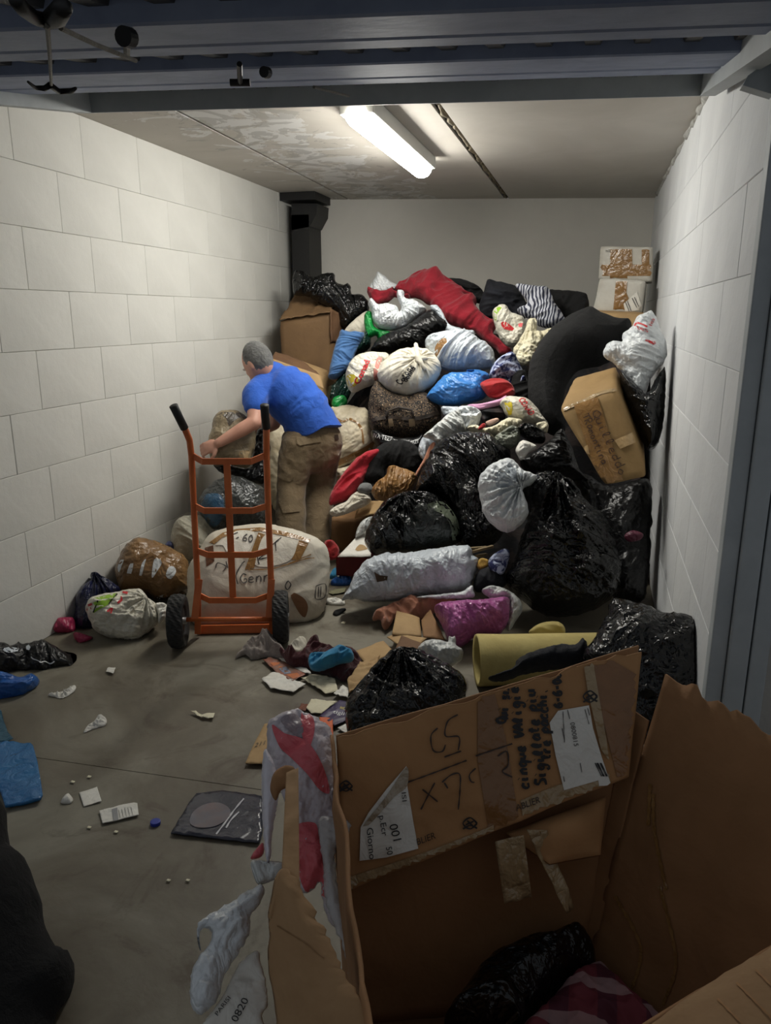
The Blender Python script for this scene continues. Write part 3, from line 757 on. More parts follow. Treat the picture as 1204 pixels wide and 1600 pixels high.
# ------------------------------------------------------------------ materials of the heap
BLK = mat('black_bin_liner', (10, 11, 12), 'plastic', .2, None, 6, .5)
BLK2 = mat('black_bin_liner_dull', (11, 11, 12), 'plastic', .36, None, 6, .35)
BLKC = mat('black_fabric', (9, 9, 10), 'cloth', .95, (14, 14, 15), 7, .4)
NAVY = mat('navy_fabric', (13, 15, 22), 'cloth', .9, (20, 23, 32), 9, .4)
GRY_B = mat('smoky_translucent_liner', (62, 64, 62), 'plastic', .3, (40, 42, 42), 9, .5)
WHT = mat('white_carrier_plastic', (222, 226, 228), 'plastic', .34, (205, 210, 214), 5, .55)
WHTG = mat('pale_grey_plastic', (204, 211, 218), 'plastic', .3, (182, 190, 198), 6, .55)
CRM = mat('cream_cotton', (222, 216, 200), 'cloth', .85, (205, 198, 180), 6, .4)
CRMP = mat('cream_plastic', (216, 212, 198), 'plastic', .4, (200, 195, 178), 6, .55)
SACK = mat('beige_woven_sack', (206, 196, 172), 'card', .75, (178, 164, 136), 8, .6)
CARD = mat('brown_cardboard', (142, 106, 68), 'card', .8, (126, 92, 58), 4, .35)
CARD2 = mat('tan_cardboard', (176, 146, 102), 'card', .8, (160, 130, 90), 5, .35)
CARDD = mat('dark_cardboard', (112, 82, 56), 'card', .8, (98, 70, 48), 5, .35)
TAPE = mat('brown_parcel_tape', (150, 114, 70), 'plastic', .22, (130, 96, 56), 10, .3)
TAPEC = mat('glossy_clear_tape', (168, 146, 112), 'plastic', .15, (150, 126, 92), 12, .5)
PAPER = mat('white_paper', (226, 224, 216), 'paper', .75, (214, 210, 200), 9, .4)
PAPERC = mat('cream_tissue_paper', (220, 214, 188), 'paper', .8, (206, 198, 170), 9, .5)
INK = mat('black_marker_ink', (16, 15, 17), 'plain', .55)
INKG = mat('grey_printed_ink', (70, 66, 64), 'plain', .6)
INKB = mat('brown_printed_ink', (52, 36, 26), 'plain', .6)
INKB2 = mat('faded_brown_ink', (70, 46, 28), 'plain', .6)
INKR = mat('red_print', (196, 40, 46), 'plain', .5)
INKY = mat('yellow_print', (206, 186, 50), 'plain', .5)
INKGR = mat('lime_print', (136, 176, 44), 'plain', .5)
INKW = mat('white_print', (225, 225, 225), 'plain', .5)
BLUE = mat('blue_plastic', (62, 128, 196), 'plastic', .3, (46, 104, 178), 6, .45)
BLUES = mat('faded_blue_fabric', (66, 110, 162), 'cloth', .75, (56, 96, 146), 5, .3)
DGRN = mat('dark_green_plastic', (20, 48, 40), 'plastic', .26, (12, 30, 27), 7, .55)
GRN = mat('bright_green_plastic', (22, 140, 62), 'plastic', .3, (14, 110, 46), 7, .4)
RED = mat('crimson_fleece', (150, 22, 40), 'cloth', .92, (128, 16, 32), 6, .5)
RED2 = mat('red_sweatshirt', (186, 34, 50), 'cloth', .92, (160, 24, 40), 7, .45)
REDC = mat('red_fabric', (176, 34, 36), 'cloth', .85, (140, 20, 24), 8, .4)
PINK = mat('pink_plastic', (180, 98, 158), 'plastic', .28, (140, 70, 122), 6, .5)
PNKC = mat('pale_pink_fabric', (216, 160, 196), 'cloth', .8, None, 6, .3)
MAG = mat('magenta_plastic', (158, 44, 80), 'plastic', .35, None, 6, .4)
CARDT = mat('aged_brown_cardboard', (120, 92, 60), 'card', .8, (106, 80, 52), 4, .35)
CARDO = mat('ochre_cardboard', (154, 124, 80), 'card', .8, (140, 112, 70), 5, .35)
SALM = mat('salmon_fabric', (180, 124, 98), 'cloth', .9, (164, 108, 84), 7, .4)
MAR = mat('maroon_fabric', (72, 22, 28), 'cloth', .9, (54, 16, 22), 8, .4)
YEL = mat('pale_yellow_foam', (196, 180, 116), 'card', .85, (178, 160, 98), 7, .3)
TAN = mat('tan_packing_paper', (150, 112, 66), 'plastic', .4, (120, 86, 48), 7, .6)
GREYC = mat('grey_rag', (168, 158, 150), 'cloth', .9, (140, 130, 124), 12, .6)
CYAN = mat('turquoise_fabric', (40, 128, 168), 'cloth', .85, (34, 108, 150), 8, .4)
BLUEL = mat('mid_blue_plastic', (34, 92, 164), 'plastic', .3, (24, 70, 140), 6, .4)
WOOD = mat('weathered_wood', (150, 132, 98), 'card', .8, (110, 92, 66), 20, .4)
SKYP = mat('sheer_white_plastic', (212, 214, 212), 'plastic', .28, (184, 188, 186), 8, .6)
def pattern_mat(name, cols, scale, kind='voronoi', thr=.5, rough=.8):
    m, nt, b = _nt(name); tc = node(nt, 'ShaderNodeTexCoord').outputs['Object']
    b.inputs['Roughness'].default_value = rough
    if kind == 'leopard':
        v = node(nt, 'ShaderNodeTexVoronoi'); v.feature = 'F1'; v.inputs['Scale'].default_value = scale
        dn = node(nt, 'ShaderNodeTexNoise'); dn.inputs['Scale'].default_value = scale * 1.4; nt.links.new(tc, dn.inputs['Vector'])
        ad = node(nt, 'ShaderNodeVectorMath', operation='MULTIPLY_ADD'); nt.links.new(dn.outputs['Color'], ad.inputs[0]); ad.inputs[1].default_value = (.03, .03, .03); nt.links.new(tc, ad.inputs[2])
        nt.links.new(ad.outputs[0], v.inputs['Vector'])
        c = ramp(nt, v.outputs['Distance'], [(.0, cols[1]), (.26, cols[1]), (.32, cols[0]), (.55, cols[0]), (.62, cols[2])])
    elif kind == 'stripe':
        w = node(nt, 'ShaderNodeTexWave'); w.inputs['Scale'].default_value = scale; w.inputs['Distortion'].default_value = 11; w.inputs['Detail'].default_value = 2; w.inputs['Detail Scale'].default_value = .6
        nt.links.new(tc, w.inputs['Vector']); c = ramp(nt, w.outputs['Fac'], [(.40, cols[0]), (.52, cols[1])])
    elif kind == 'plaid':
        sx = node(nt, 'ShaderNodeSeparateXYZ'); nt.links.new(tc, sx.inputs[0])
        def st(o, k): return math_n(nt, 'GREATER_THAN', math_n(nt, 'SINE', math_n(nt, 'MULTIPLY', o, k)), .3)
        a = st(sx.outputs[0], scale); d = st(sx.outputs[1], scale * .9)
        c = mixc(nt, math_n(nt, 'MULTIPLY', a, .6), cols[0], cols[1]); c = mixc(nt, math_n(nt, 'MULTIPLY', d, .6), c, cols[2])
    else:
        v = noise_n(nt, tc, scale, 3, .6, 1.0); c = ramp(nt, v, [(thr - .04, cols[0]), (thr + .04, cols[1])])
    nt.links.new(c, b.inputs['Base Color'])
    bn = node(nt, 'ShaderNodeBump'); bn.inputs['Strength'].default_value = .35; bn.inputs['Distance'].default_value = .03
    nt.links.new(noise_n(nt, tc, 16, 3, .5, .6), bn.inputs['Height']); nt.links.new(bn.outputs[0], b.inputs['Normal'])
    return m
LEOP = pattern_mat('leopard_print_fabric', [_lin((18, 14, 12)), _lin((134, 112, 86)), _lin((84, 68, 52))], 52, 'leopard')
STRI = pattern_mat('navy_white_striped_fabric', [_lin((40, 44, 66)), _lin((190, 192, 200))], 14, 'stripe')
BPAT = pattern_mat('blue_white_printed_fabric', [_lin((40, 48, 96)), _lin((176, 184, 208))], 22, 'noise')
PLAID = pattern_mat('red_plaid_fabric', [_lin((120, 50, 60)), _lin((60, 30, 50)), _lin((190, 160, 160))], 70, 'plaid')
MIXC = pattern_mat('mixed_dark_clothing', [_lin((22, 22, 26)), _lin((56, 46, 44))], 5, 'noise')
# ------------------------------------------------------------------ what lies buried under the heap
xs = np.linspace(-2.22, .34, 60); ys = np.linspace(3.8, 6.95, 60)
gx, gy = np.meshgrid(xs, ys); gx = gx.ravel(); gy = gy.ravel()
y0 = 3.85 + .95 / (1 + np.exp((gx + 1.25) * 7)) + .9 * np.clip((-1.75 - gx) / .6, 0, 1)
hz = np.clip(.8 * (gy - y0 - .22) - .16, 0, None); hz = np.minimum(hz, 1.35 - 1.2 * np.clip((-2.0 - gx) * 4, 0, 1) * np.clip((gy - 5.7) * 5, 0, 1)) * np.clip((6.95 - gy) * 3, .8, 1)
q = np.stack([gx, gy, hz * 0], 1); hz = hz + np.where(hz > .01, .08 * crumple(q * 4), 0); hz = np.maximum(hz, .0)
keep = gy < 6.30 + (gx + 2.32) * .231
gy = np.minimum(gy, 6.36 + (gx + 2.32) * .231)
V = np.stack([gx, gy, hz + .001], 1); nb = len(V); V = np.concatenate([V, np.stack([gx, gy, gx * 0 + .0005], 1)])
Fs = []; nx = 60
for j in range(59):
    for i in range(nx - 1):
        a = j * nx + i
        if max(hz[[a, a + 1, a + nx, a + nx + 1]]) > .02: Fs.append([a, a + 1, a + nx + 1, a + nx])
m_o = link('buried_clothing', V, Fs, MIXC); used = 1
tag(m_o, 'dark mixed clothing and sacks buried underneath the heap, showing only in gaps', 'clothing', kind='stuff')

# ------------------------------------------------------------------ top of the heap
def carton(name, label, front, ext, m, **k):
    f3 = [P(x, y, Y) for x, y, Y in front]
    return tag(hexbox(name, f3, ext, m, **k), label, 'carton')
A_ = lambda *p: zc(rA, p)
B_ = lambda *p: zc(rB, p)
E_ = lambda *p: zc(rE, p)
F_ = lambda *p: zc(rF, p)
G_ = lambda *p: zc(rG, p)
O_ = lambda *p: zc(rO, p)
# upper left cartons
e = empty('tall_carton', P(480, 640, 5.45), 'brown crumpled tall carton against the left wall below black plastic', 'carton')
o = hexbox('box_body', [P(436, 500, 5.40), P(518, 486, 5.5), P(518, 625, 5.5), P(440, 625, 5.40)], (.03, .42, .0), CARDT, e, warp=.01, bulge=.01)
f_ = grid_sheet('top_flap', P(462, 459, 5.72), P(524, 470, 5.75), P(515, 488, 5.47), P(436, 500, 5.38), CARDT, 22, 14, .006, .03, 7, 3, e)
f3_ = grid_sheet('side_flap', P(516, 482, 5.48), P(552, 500, 5.75), P(550, 535, 5.75), P(517, 535, 5.48), CARDD, 14, 12, .006, .012, 6, 8, e)
e = empty('open_carton', P(470, 640, 5.0), 'open brown carton with bent flaps right behind the man in blue', 'carton')
o = hexbox('box_body', [P(422, 566, 4.92), P(492, 592, 5.02), P(505, 640, 5.02), P(422, 660, 4.92)], (.02, .36, .02), CARD2, e, warp=.012)
grid_sheet('open_flap', P(430, 549, 5.05), P(470, 562, 5.15), P(500, 586, 5.08), P(424, 560, 4.93), CARDD, 16, 10, .006, .012, 6, 2, e)
grid_sheet('open_flap', P(424, 560, 4.91), P(500, 586, 5.0), P(506, 608, 4.94), P(424, 575, 4.89), CARD2, 16, 8, .006, .012, 6, 4, e)
thing('bin_bag', A_((145,100),(200,92),(260,125),(300,112),(330,105),(382,108),(392,150),(440,172),(462,162),(482,185),(487,228),(545,228),(590,280),(575,345),(500,400),(430,420),(385,330),(300,280),(230,240),(148,225)), BLK,
      'crumpled glossy black bin bag draped over the tall carton by the corner column', 'bin bag', Y=5.62, T=.10, amp=.026, fr=7, seed=4, n=2400)
thing('folded_blind', A_((445,470),(455,420),(545,340),(590,330),(590,420),(580,470),(540,500),(490,470)), CRM, 'cream folded cloth sticking up beside the blue cloth', 'cloth', Y=5.55, T=.05, wr='cloth', amp=.01)
thing('green_bag', A_((560,350),(600,330),(625,420),(710,445),(705,480),(650,510),(630,470),(600,480),(570,470)), GRN, 'small bright green plastic bag below the white bag on top', 'plastic bag', Y=5.33, T=.06, amp=.02, fr=12)
thing('bin_bag', A_((590,440),(600,520),(560,570),(500,600),(470,700),(480,800),(440,890),(395,910),(340,850),(345,790),(400,730),(480,600),(540,470)), DGRN,
      'long dark green glossy plastic bag hanging down beside the blue cloth', 'bin bag', Y=5.24, T=.12, amp=.03, fr=9, n=2000)
thing('green_bag', A_((385,830),(440,820),(460,860),(430,905),(385,905),(365,870)), GRN, 'bright green plastic corner poking out behind the man', 'plastic bag', Y=5.05, T=.05, amp=.015)
thing('folded_cloth', A_((425,440),(470,448),(535,452),(560,475),(510,570),(470,660),(430,700),(390,725),(350,715),(358,650),(380,560),(405,480)), BLUES,
      'faded blue folded cloth leaning against the tall brown carton', 'cloth', Y=5.18, T=.09, wr='cloth', amp=.014, fr=6, aniso=.4, p=3)
# white bags and blanket on the summit
thing('carrier_bag', A_((585,215),(590,180),(620,130),(640,97),(680,120),(720,155),(760,180),(740,230),(640,260)), WHT, 'white plastic bag peeking up behind the crimson blanket end', 'plastic bag', Y=5.75, T=.1, amp=.025, fr=9)
bl = A_((578,195),(640,215),(700,215),(760,165),(840,120),(880,90),(940,88),(995,95),(1055,145),(1150,205),(1204,240)) + B_((80,310),(150,330),(150,392),(240,450),(240,520),(285,555),(335,605),(275,608),(160,515),(100,485),(0,455),(-60,400),(-130,330),(-250,300),(-300,265)) + A_((830,240),(790,255),(740,235),(700,270),(620,282))
thing('blanket', bl, RED, 'crimson fleece blanket spread across the top of the heap', 'blanket', Y=5.62, dy=0, T=.09, wr='cloth', amp=.04, fr=5, tilt=30, n=3200, rim=.6)
thing('carrier_bag', A_((583,290),(600,255),(640,285),(690,282),(750,300),(765,330),(775,300),(752,240),(755,205),(790,208),(802,250),(850,258),(890,285),(925,320),(880,360),(800,420),(720,440),(650,425),(610,390),(600,330)), WHT,
      'white carrier bag with upright handle on the crimson blanket', 'plastic bag', Y=5.38, T=.14, amp=.03, fr=9, knot=A_((775,320))[0], kamp=.03, n=2400)
thing('dark_garment', A_((1040,140),(1110,135),(1180,155),(1240,190),(1270,235),(1260,280),(1180,260),(1100,210)), BLKC, 'black garment folded behind the crimson blanket', 'garment', Y=5.85, T=.1, wr='cloth', amp=.03)
thing('bin_bag', A_((600,560),(640,490),(700,455),(800,420),(900,345),(960,318),(1010,360),(1060,430),(1000,460),(940,490),(900,545),(840,545),(760,560),(680,580)), BLK2,
      'dark black bin bag squeezed between the white bags near the summit', 'bin bag', Y=5.30, T=.13, amp=.03, fr=8, n=2000)
thing('sheer_bag', A_((945,300),(985,290),(1020,330),(1060,400),(1140,430),(1204,440),(1190,480),(1050,450),(1010,380)), WHTG, 'pale sheer plastic strip under the blanket edge', 'plastic bag', Y=5.33, T=.04, amp=.015, fr=12)
o = thing('carrier_bag', A_((918,530),(930,480),(990,455),(1060,445),(1140,435)) + B_((0,460),(70,480),(150,530),(225,580),(245,650),(235,690),(130,700),(0,705)) + A_((1090,690),(1010,660),(950,600)), WHTG,
      'large pale bluish white plastic bag right of the knotted cotton bag', 'plastic bag', Y=5.02, T=.17, amp=.035, fr=7, n=2600)
decal(o, [A_((975,540),(1000,500),(1035,480),(1045,520),(1000,600),(980,590))], TAN, 'stain_patch', corner=False)
# supermarket bag, knotted cotton bag
o = thing('shopping_bag', A_((450,700),(465,650),(500,600),(560,572),(640,570),(700,580),(720,640),(690,720),(640,745),(560,775),(500,802),(465,775)), CRMP,
      'white supermarket bag with red lettering and a yellow spot', 'shopping bag', Y=4.92, T=.13, amp=.022, fr=8, n=2000)
printed(o, 'Conad', A_((530,755))[0], A_((595,615))[0], (-9, -2), INKR, bold=.03)
decal(o, [A_((455,710),(480,695),(515,705),(525,740),(500,770),(470,765))], INKY, 'yellow_spot', corner=False)
decal(o, [A_((615,680),(640,590),(665,600),(645,660),(640,740),(620,730))], mat('pink_print', (200, 130, 120), 'plain', .6), 'faded_print', corner=False)
o = thing('cotton_bag', A_((638,700),(660,640),(720,580),(790,545),(850,540),(855,515),(875,518),(885,545),(930,550),(985,600),(1010,650),(1000,710),(950,770),(880,810),(800,825),(720,805),(665,760)), CRM,
      'knotted off-white cotton bag with black handwriting in the middle of the heap', 'bag', Y=4.84, T=.16, wr='cloth', amp=.014, fr=6, knot=A_((875,620))[0], kamp=.05, n=2600)
mb = MB(); kx = [A_(p)[0] for p in ((862,518),(868,560),(880,610),(900,640),(920,668))]
kw, _ = lay(o, kx, .02); mb.tube([np.array(k) for k in kw], [.012, .016, .022, .014, .01], 8); mb.build('tie_knot', CRM, o, smooth=True)
kw, _ = lay(o, [A_(p)[0] for p in ((840,560),(880,605),(930,600))], .015); mb = MB(); mb.tube(kw, [.01, .02, .01], 8); mb.build('tie_knot', CRM, o, smooth=True)
handwrite(o, 'Cotone', A_((775,760))[0], A_((855,650))[0], (-9, -5), INK, width=1.8)
handwrite(o, 'donna', A_((810,745))[0], A_((865,660))[0], (-8, -4), INK, width=1.6)
# leopard holdall
e = empty('holdall', P(640, 690, 4.8), 'leopard print holdall with pockets and handles below the knotted cotton bag', 'holdall')
o = pillow('holdall_body', A_((590,840),(610,770),(640,745),(700,800),(800,830),(900,810),(960,850),(1005,900),(1010,960),(985,1020),(900,1060),(800,1070),(680,1060),(610,1030),(582,950)), LEOP, Y=4.80, T=.17, wr='cloth', amp=.014, fr=5, p=3.0, n=2400, parent=e)
pk = mat('leopard_pocket_trim', (56, 44, 34), 'cloth', .7, (30, 24, 20), 12, .3)
decal(o, [A_((600,955),(700,940),(860,945),(995,910),(1000,930),(860,965),(700,958),(600,975))], pk, 'zip_band', off=.008, corner=False)
for q in ([(700,960),(725,955),(735,1000),(705,1005)], [(820,960),(855,955),(860,1000),(825,1005)]):
    decal(o, [A_(*q)], mat('tan_leather_tab', (122, 104, 80), 'plain', .5), 'leather_tab', off=.012)
mb = MB(); hw, _ = lay(o, [A_(p)[0] for p in ((690,950),(700,910),(760,890),(840,905),(850,950))], .02); mb.tube(hw, .009, 8); mb.build('carry_handle', pk, e, smooth=True)
o = thing('printed_bag', A_((600,1040),(640,1030),(720,1065),(850,1070),(900,1050),(910,1100),(880,1160),(780,1170),(690,1160),(630,1120)), BLK2, 'black bag with small white lettering under the leopard holdall', 'bag', Y=4.62, T=.1, amp=.012, fr=6)
printed(o, 'IVA TEZE', A_((612,1066))[0], A_((722,1090))[0], (1, -7), INKW)
printed(o, 'TEZE', A_((830,1112))[0], A_((880,1098))[0], (0, -6), INKW)
o = thing('carrier_bag', A_((925,830),(970,770),(1020,715),(1080,690),(1204,685)) + B_((90,698),(180,705),(215,735),(205,800),(180,850),(60,880)) + A_((1130,882),(1040,880),(970,865)), BLUE,
      'bright blue plastic bag beside the leopard holdall', 'plastic bag', Y=4.78, T=.13, amp=.025, fr=8, n=2000)
# right of the summit
thing('sweater', B_((160,360),(185,290),(205,228),(260,235),(355,262),(400,330),(420,380),(380,440),(250,430),(180,420)), NAVY, 'black knitted sweater on the summit left of the striped cloth', 'sweater', Y=5.75, T=.13, wr='cloth', amp=.02)
thing('striped_cloth', B_((352,255),(400,248),(470,258),(525,265),(550,330),(585,380),(608,440),(570,475),(490,475),(430,430),(390,420),(360,380),(410,345)), STRI, 'navy and white striped cloth hanging over the summit', 'cloth', Y=5.52, T=.07, wr='cloth', amp=.03, fr=7, n=1800)
thing('dark_garment', B_((520,295),(600,290),(700,300),(730,330),(730,400),(700,460),(600,470),(560,400)), BLKC, 'black folded garment right of the striped cloth', 'garment', Y=5.85, T=.14, wr='cloth', amp=.015, p=4)
o = thing('shopping_bag', B_((232,400),(260,360),(300,358),(330,395),(370,410),(395,425),(410,480),(395,540),(350,580),(290,560),(255,500)), CRMP, 'white carrier bag with red and green print below the sweater', 'shopping bag', Y=5.35, T=.1, amp=.025, fr=10)
decal(o, [B_((275,450),(300,445),(345,480),(335,490),(290,480)), B_((365,455),(390,450),(385,470),(368,470))], INKR, 'red_print', corner=False)
decal(o, [B_((240,385),(265,365),(280,370),(255,400),(250,440),(240,430))], INKGR, 'green_print', corner=False)
thing('crumpled_paper', B_((340,600),(370,540),(400,490),(420,430),(460,430),(470,490),(540,475),(585,475),(540,520),(490,560),(470,600),(440,660),(390,660)), PAPERC, 'cream crumpled paper between the striped cloth and the black roll', 'paper', Y=5.18, T=.05, amp=.045, fr=9, n=2000)
thing('crumpled_paper', B_((380,570),(440,560),(480,600),(440,665),(380,668),(355,630)), PAPERC, 'cream crumpled paper wad hanging beside the black roll', 'paper', Y=5.02, T=.05, amp=.03, fr=12)
# big black rolled mattress-like bundle
thing('fabric_roll', B_((415,800),(425,680),(470,590),(540,500),(640,430),(740,388),(800,420),(880,450),(950,465),(950,560),(880,620),(800,660),(700,680),(650,720),(610,800),(600,900),(610,1010),(560,1035),(480,990),(430,900)), BLKC,
      'thick black padded roll arching over the right side of the heap', 'padded roll', Y=4.86, T=.24, wr='noise', amp=.02, fr=3, p=2.4, n=2400, tilt=20)
# stacked boxes in the right rear corner
e = empty('taped_box', P(968, 440, 6.05), 'upper white box wound with brown tape in the right rear corner', 'box')
o = hexbox('box_body', [P(938, 384, 5.95), P(1020, 385, 5.85), P(1019, 441, 5.85), P(934, 437, 5.95)], (.02, .34, 0), mat('white_printed_carton', (206, 202, 192), 'card', .7, (190, 184, 172), 6, .3), e, warp=.006)
decal(o, [B_((845,48),(960,48),(962,150),(845,150)), B_((785,145),(1072,145),(1072,205),(785,205)), B_((845,200),(935,200),(935,235),(845,235)), B_((1010,50),(1050,50),(1050,145),(1010,145))], TAPE, 'parcel_tape')
printed(o, 'MADE', B_((822,82))[0], B_((848,80))[0], (0, -4), INKG)
e = empty('taped_box', P(965, 490, 5.8), 'lower white box with a label below the tape-wound one', 'box')
o = hexbox('box_body', [P(936, 434, 5.75), P(1008, 438, 5.65), P(1002, 490, 5.65), P(925, 487, 5.75)], (.03, .36, 0), mat('white_printed_carton_lower', (200, 197, 188), 'card', .7, (186, 182, 172), 6, .3), e, warp=.008)
decal(o, [B_((875,232),(935,232),(930,290),(942,320),(915,400),(860,395))], TAPE, 'parcel_tape')
l_ = decal(o, [B_((945,325),(985,285),(1015,380),(925,395),(915,350))], PAPER, 'address_label', off=.006)
strokes(o, [B_((925,340),(945,390)), B_((935,335),(955,388)), B_((960,320),(985,370)), B_((972,315),(995,365))], INKG, 'printed_lines', 1.2, off=.009)
carton('carton', 'tan carton slab supporting the two white boxes in the corner', [(922, 486, 5.55), (1006, 489, 5.5), (1006, 512, 5.45), (925, 505, 5.5)], (.02, .5, .02), CARD2)
# carrier bag against the right wall
o = thing('shopping_bag', B_((810,620),(825,570),(860,548),(910,548),(905,515),(960,470),(985,420),(1040,395),(1060,390),(1085,420),(1105,480),(1135,540),(1142,610),(1120,660),(1060,740),(1025,830),(985,810),(930,730),(870,670)), WHT,
      'white carrier bag with red logos slumped against the right wall', 'shopping bag', Y=4.30, T=.12, amp=.035, fr=8, n=2600)
for (a, b, u) in (((985,480),(1045,500),(-2,-7)), ((1045,555),(1085,560),(-1,-6)), ((1060,470),(1080,430),(-5,-3))):
    printed(o, 'tes', B_(a)[0], B_(b)[0], u, INKR)
strokes(o, [B_((972,465),(985,450),(1010,455),(1040,470)), B_((1030,540),(1050,545),(1075,562))], INKR, 'logo_stroke', 2.5)
thing('bin_bag', B_((895,720),(940,740),(1000,800),(1040,820),(1080,750),(1132,690),(1135,820),(1125,960),(1090,1090),(1040,1110),(980,1000),(930,880)), BLK,
      'black bin bag wedged between tilted carton and right wall', 'bin bag', Y=4.22, T=.16, amp=.02, fr=7, n=2000)
# tilted carton with handwriting
fr_ = [P(x, y, Y) for (x, y), Y in zip(B_((575,905),(880,795)) + F_((1110,358),(880,402)), (3.98, 4.02, 3.86, 3.82))]
bk_ = [P(x, y, Y) for (x, y), Y in zip(B_((650,735),(880,672)), (4.36, 4.42))]
bk_ += [fr_[2] + (bk_[1] - fr_[1]), fr_[3] + (bk_[0] - fr_[0])]
e = empty('tilted_carton', fr_[3], 'tan taped carton tipped on its corner on the right of the heap', 'carton')
o = hexbox('box_body', fr_, bk_, CARDO, e, warp=.006, rnd=.02)
decal(o, [B_((650,890),(760,850),(900,1104)) + F_((850,402),(895,398)) + [] if False else B_((655,880),(780,835)) + F_((985,385),(860,402))], TAPE, 'parcel_tape', off=.009)
decal(o, [F_((715,215),(795,185),(805,235),(730,262)), F_((935,160),(1030,118),(1060,165),(965,205))], mat('pale_tape', (186, 156, 112), 'plastic', .25, None, 8, .3), 'tape_patch', off=.011)
decal(o, [B_((582,905),(700,850),(800,805),(878,792),(882,805),(800,822),(700,868),(590,915))], TAPEC, 'glossy_edge_tape', off=.006, corner=False)
handwrite(o, 'Quilleddo', F_((815,10))[0], F_((965,350))[0], (13, -6), INKB2, width=1.5, off=.014)
handwrite(o, 'TRamontina', F_((765,30))[0], F_((870,290))[0], (11, -5), INKB2, width=1.5, off=.014)
# right hand dark mass
thing('bin_bag', F_((700,330),(800,350),(880,400),(960,400),(1110,370),(1130,500),(1125,700),(1110,900),(1080,1000),(960,1010),(900,900),(860,700),(760,500)), BLK2, 'deep black bin bag in the shadow below the tilted carton', 'bin bag', Y=4.14, T=.14, amp=.025, fr=6, n=2200)
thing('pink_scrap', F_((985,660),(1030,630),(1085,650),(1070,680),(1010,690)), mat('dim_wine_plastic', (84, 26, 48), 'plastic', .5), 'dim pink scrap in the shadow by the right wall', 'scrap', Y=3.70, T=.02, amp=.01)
thing('bin_bag', F_((440,280),(500,230),(590,170),(650,110),(690,150),(720,220),(750,310),(800,380),(700,360),(600,345),(500,350)), BLK2, 'slack black bin bag below the black padded roll', 'bin bag', Y=4.25, T=.14, amp=.04, fr=7)
o = thing('bin_bag', F_((435,425),(480,380),(530,355),(620,345),(690,370),(740,420),(790,490),(880,570),(940,700),(970,850),(940,960),(860,1030),(700,1080),(560,1070),(450,1000),(380,930),(365,880),(410,800),(440,700),(470,600),(470,500)), BLK,
      'huge glossy black bin bag at the front right of the heap', 'bin bag', Y=3.80, T=.30, amp=.05, fr=6, knot=F_((640,400))[0], kamp=.05, n=4200)
o = thing('carrier_bag', F_((222,380),(260,320),(310,280),(380,262),(425,282),(445,310),(475,325),(528,350),(522,375),(490,395),(455,425),(482,500),(480,560),(440,610),(380,645),(320,620),(260,560),(235,480)), WHT,
      'bright white carrier bag hanging on the front of the black bags', 'plastic bag', Y=3.66, T=.12, amp=.035, fr=7, n=3000, knot=F_((440,420))[0], kamp=.06)
decal(o, [F_((320,330),(400,300),(425,330),(410,390),(350,425),(318,400))], mat('grey_print_patch', (166, 174, 182), 'plastic', .35, None, 8, .3), 'grey_print', corner=False)
thing('crumpled_paper', F_((420,210),(445,165),(480,165),(530,195),(490,225),(450,265),(430,245)), PAPER, 'white torn paper scrap above the black bags', 'paper', Y=4.10, T=.04, amp=.03, fr=14)
# crumpled rubbish band in the middle right
Q_ = lambda *p: zc(rQ, p)
o = thing('shopping_bag', B_((270,870),(300,840),(350,838),(410,850),(460,890),(500,950),(520,975),(470,990),(400,975),(330,950),(300,930),(285,900)), CRMP, 'white supermarket bag with red letters lying under the red cloth', 'shopping bag', Y=4.52, T=.11, amp=.012, fr=7, n=1800)
printed(o, 'CONAD', B_((365,850))[0], B_((425,935))[0], (9, -4), INKR, bold=.03)
decal(o, [B_((292,850),(320,848),(335,880),(330,930),(318,940),(300,890))], INKY, 'yellow_band', corner=False)
thing('printed_cloth', B_((215,720),(240,660),(300,610),(340,605),(370,660),(400,720),(410,770),(350,790),(300,740),(240,760)), BPAT, 'blue and white printed cloth above the red cloth', 'cloth', Y=4.86, T=.06, wr='cloth', amp=.035, fr=8)
thing('red_cloth', B_((168,770),(210,745),(270,740),(330,770),(350,820),(300,845),(230,845),(195,820)), REDC, 'bunched red cloth right of the bright blue bag', 'cloth', Y=4.70, T=.07, wr='cloth', amp=.03, fr=9)
thing('pink_cloth', B_((100,880),(180,870),(260,850),(305,830),(290,870),(220,895),(160,905),(115,900)), PNKC, 'thin pale pink cloth strip under the bright blue bag', 'cloth', Y=4.60, T=.03, wr='cloth', amp=.012, fr=10)
thing('dark_garment', B_((340,720),(400,700),(425,780),(420,850),(350,850),(320,830)), BLKC, 'dark crumpled garment between printed cloth and black roll', 'garment', Y=4.82, T=.06, wr='cloth', amp=.02)
thing('shopping_bag', Q_((268,90),(340,85),(420,90),(460,130),(400,170),(300,165)), WHTG, 'flat white bag with a red line under the blue bag', 'plastic bag', Y=4.62, T=.05, amp=.015)
thing('crumpled_bag', Q_((400,110),(470,80),(560,95),(610,140),(600,200),(560,280),(480,300),(430,230)), WHT, 'crumpled white plastic bag in front of the pink strip', 'plastic bag', Y=4.47, T=.09, amp=.045, fr=11, n=1800)
thing('crumpled_bag', Q_((115,340),(180,280),(260,210),(330,150),(420,110),(450,180),(480,290),(400,330),(350,370),(300,360),(250,410),(190,370)), SKYP, 'crumpled sheer white bag draped above the big black bag', 'plastic bag', Y=4.38, T=.08, amp=.05, fr=10, n=2200)
thing('crumpled_paper', Q_((490,270),(560,240),(640,270),(740,240),(800,200),(860,180),(960,200),(930,250),(830,300),(760,340),(690,320),(560,310)), PAPERC, 'greenish white crumpled paper above the big black bag', 'paper', Y=4.38, T=.05, amp=.045, fr=12, n=1800)
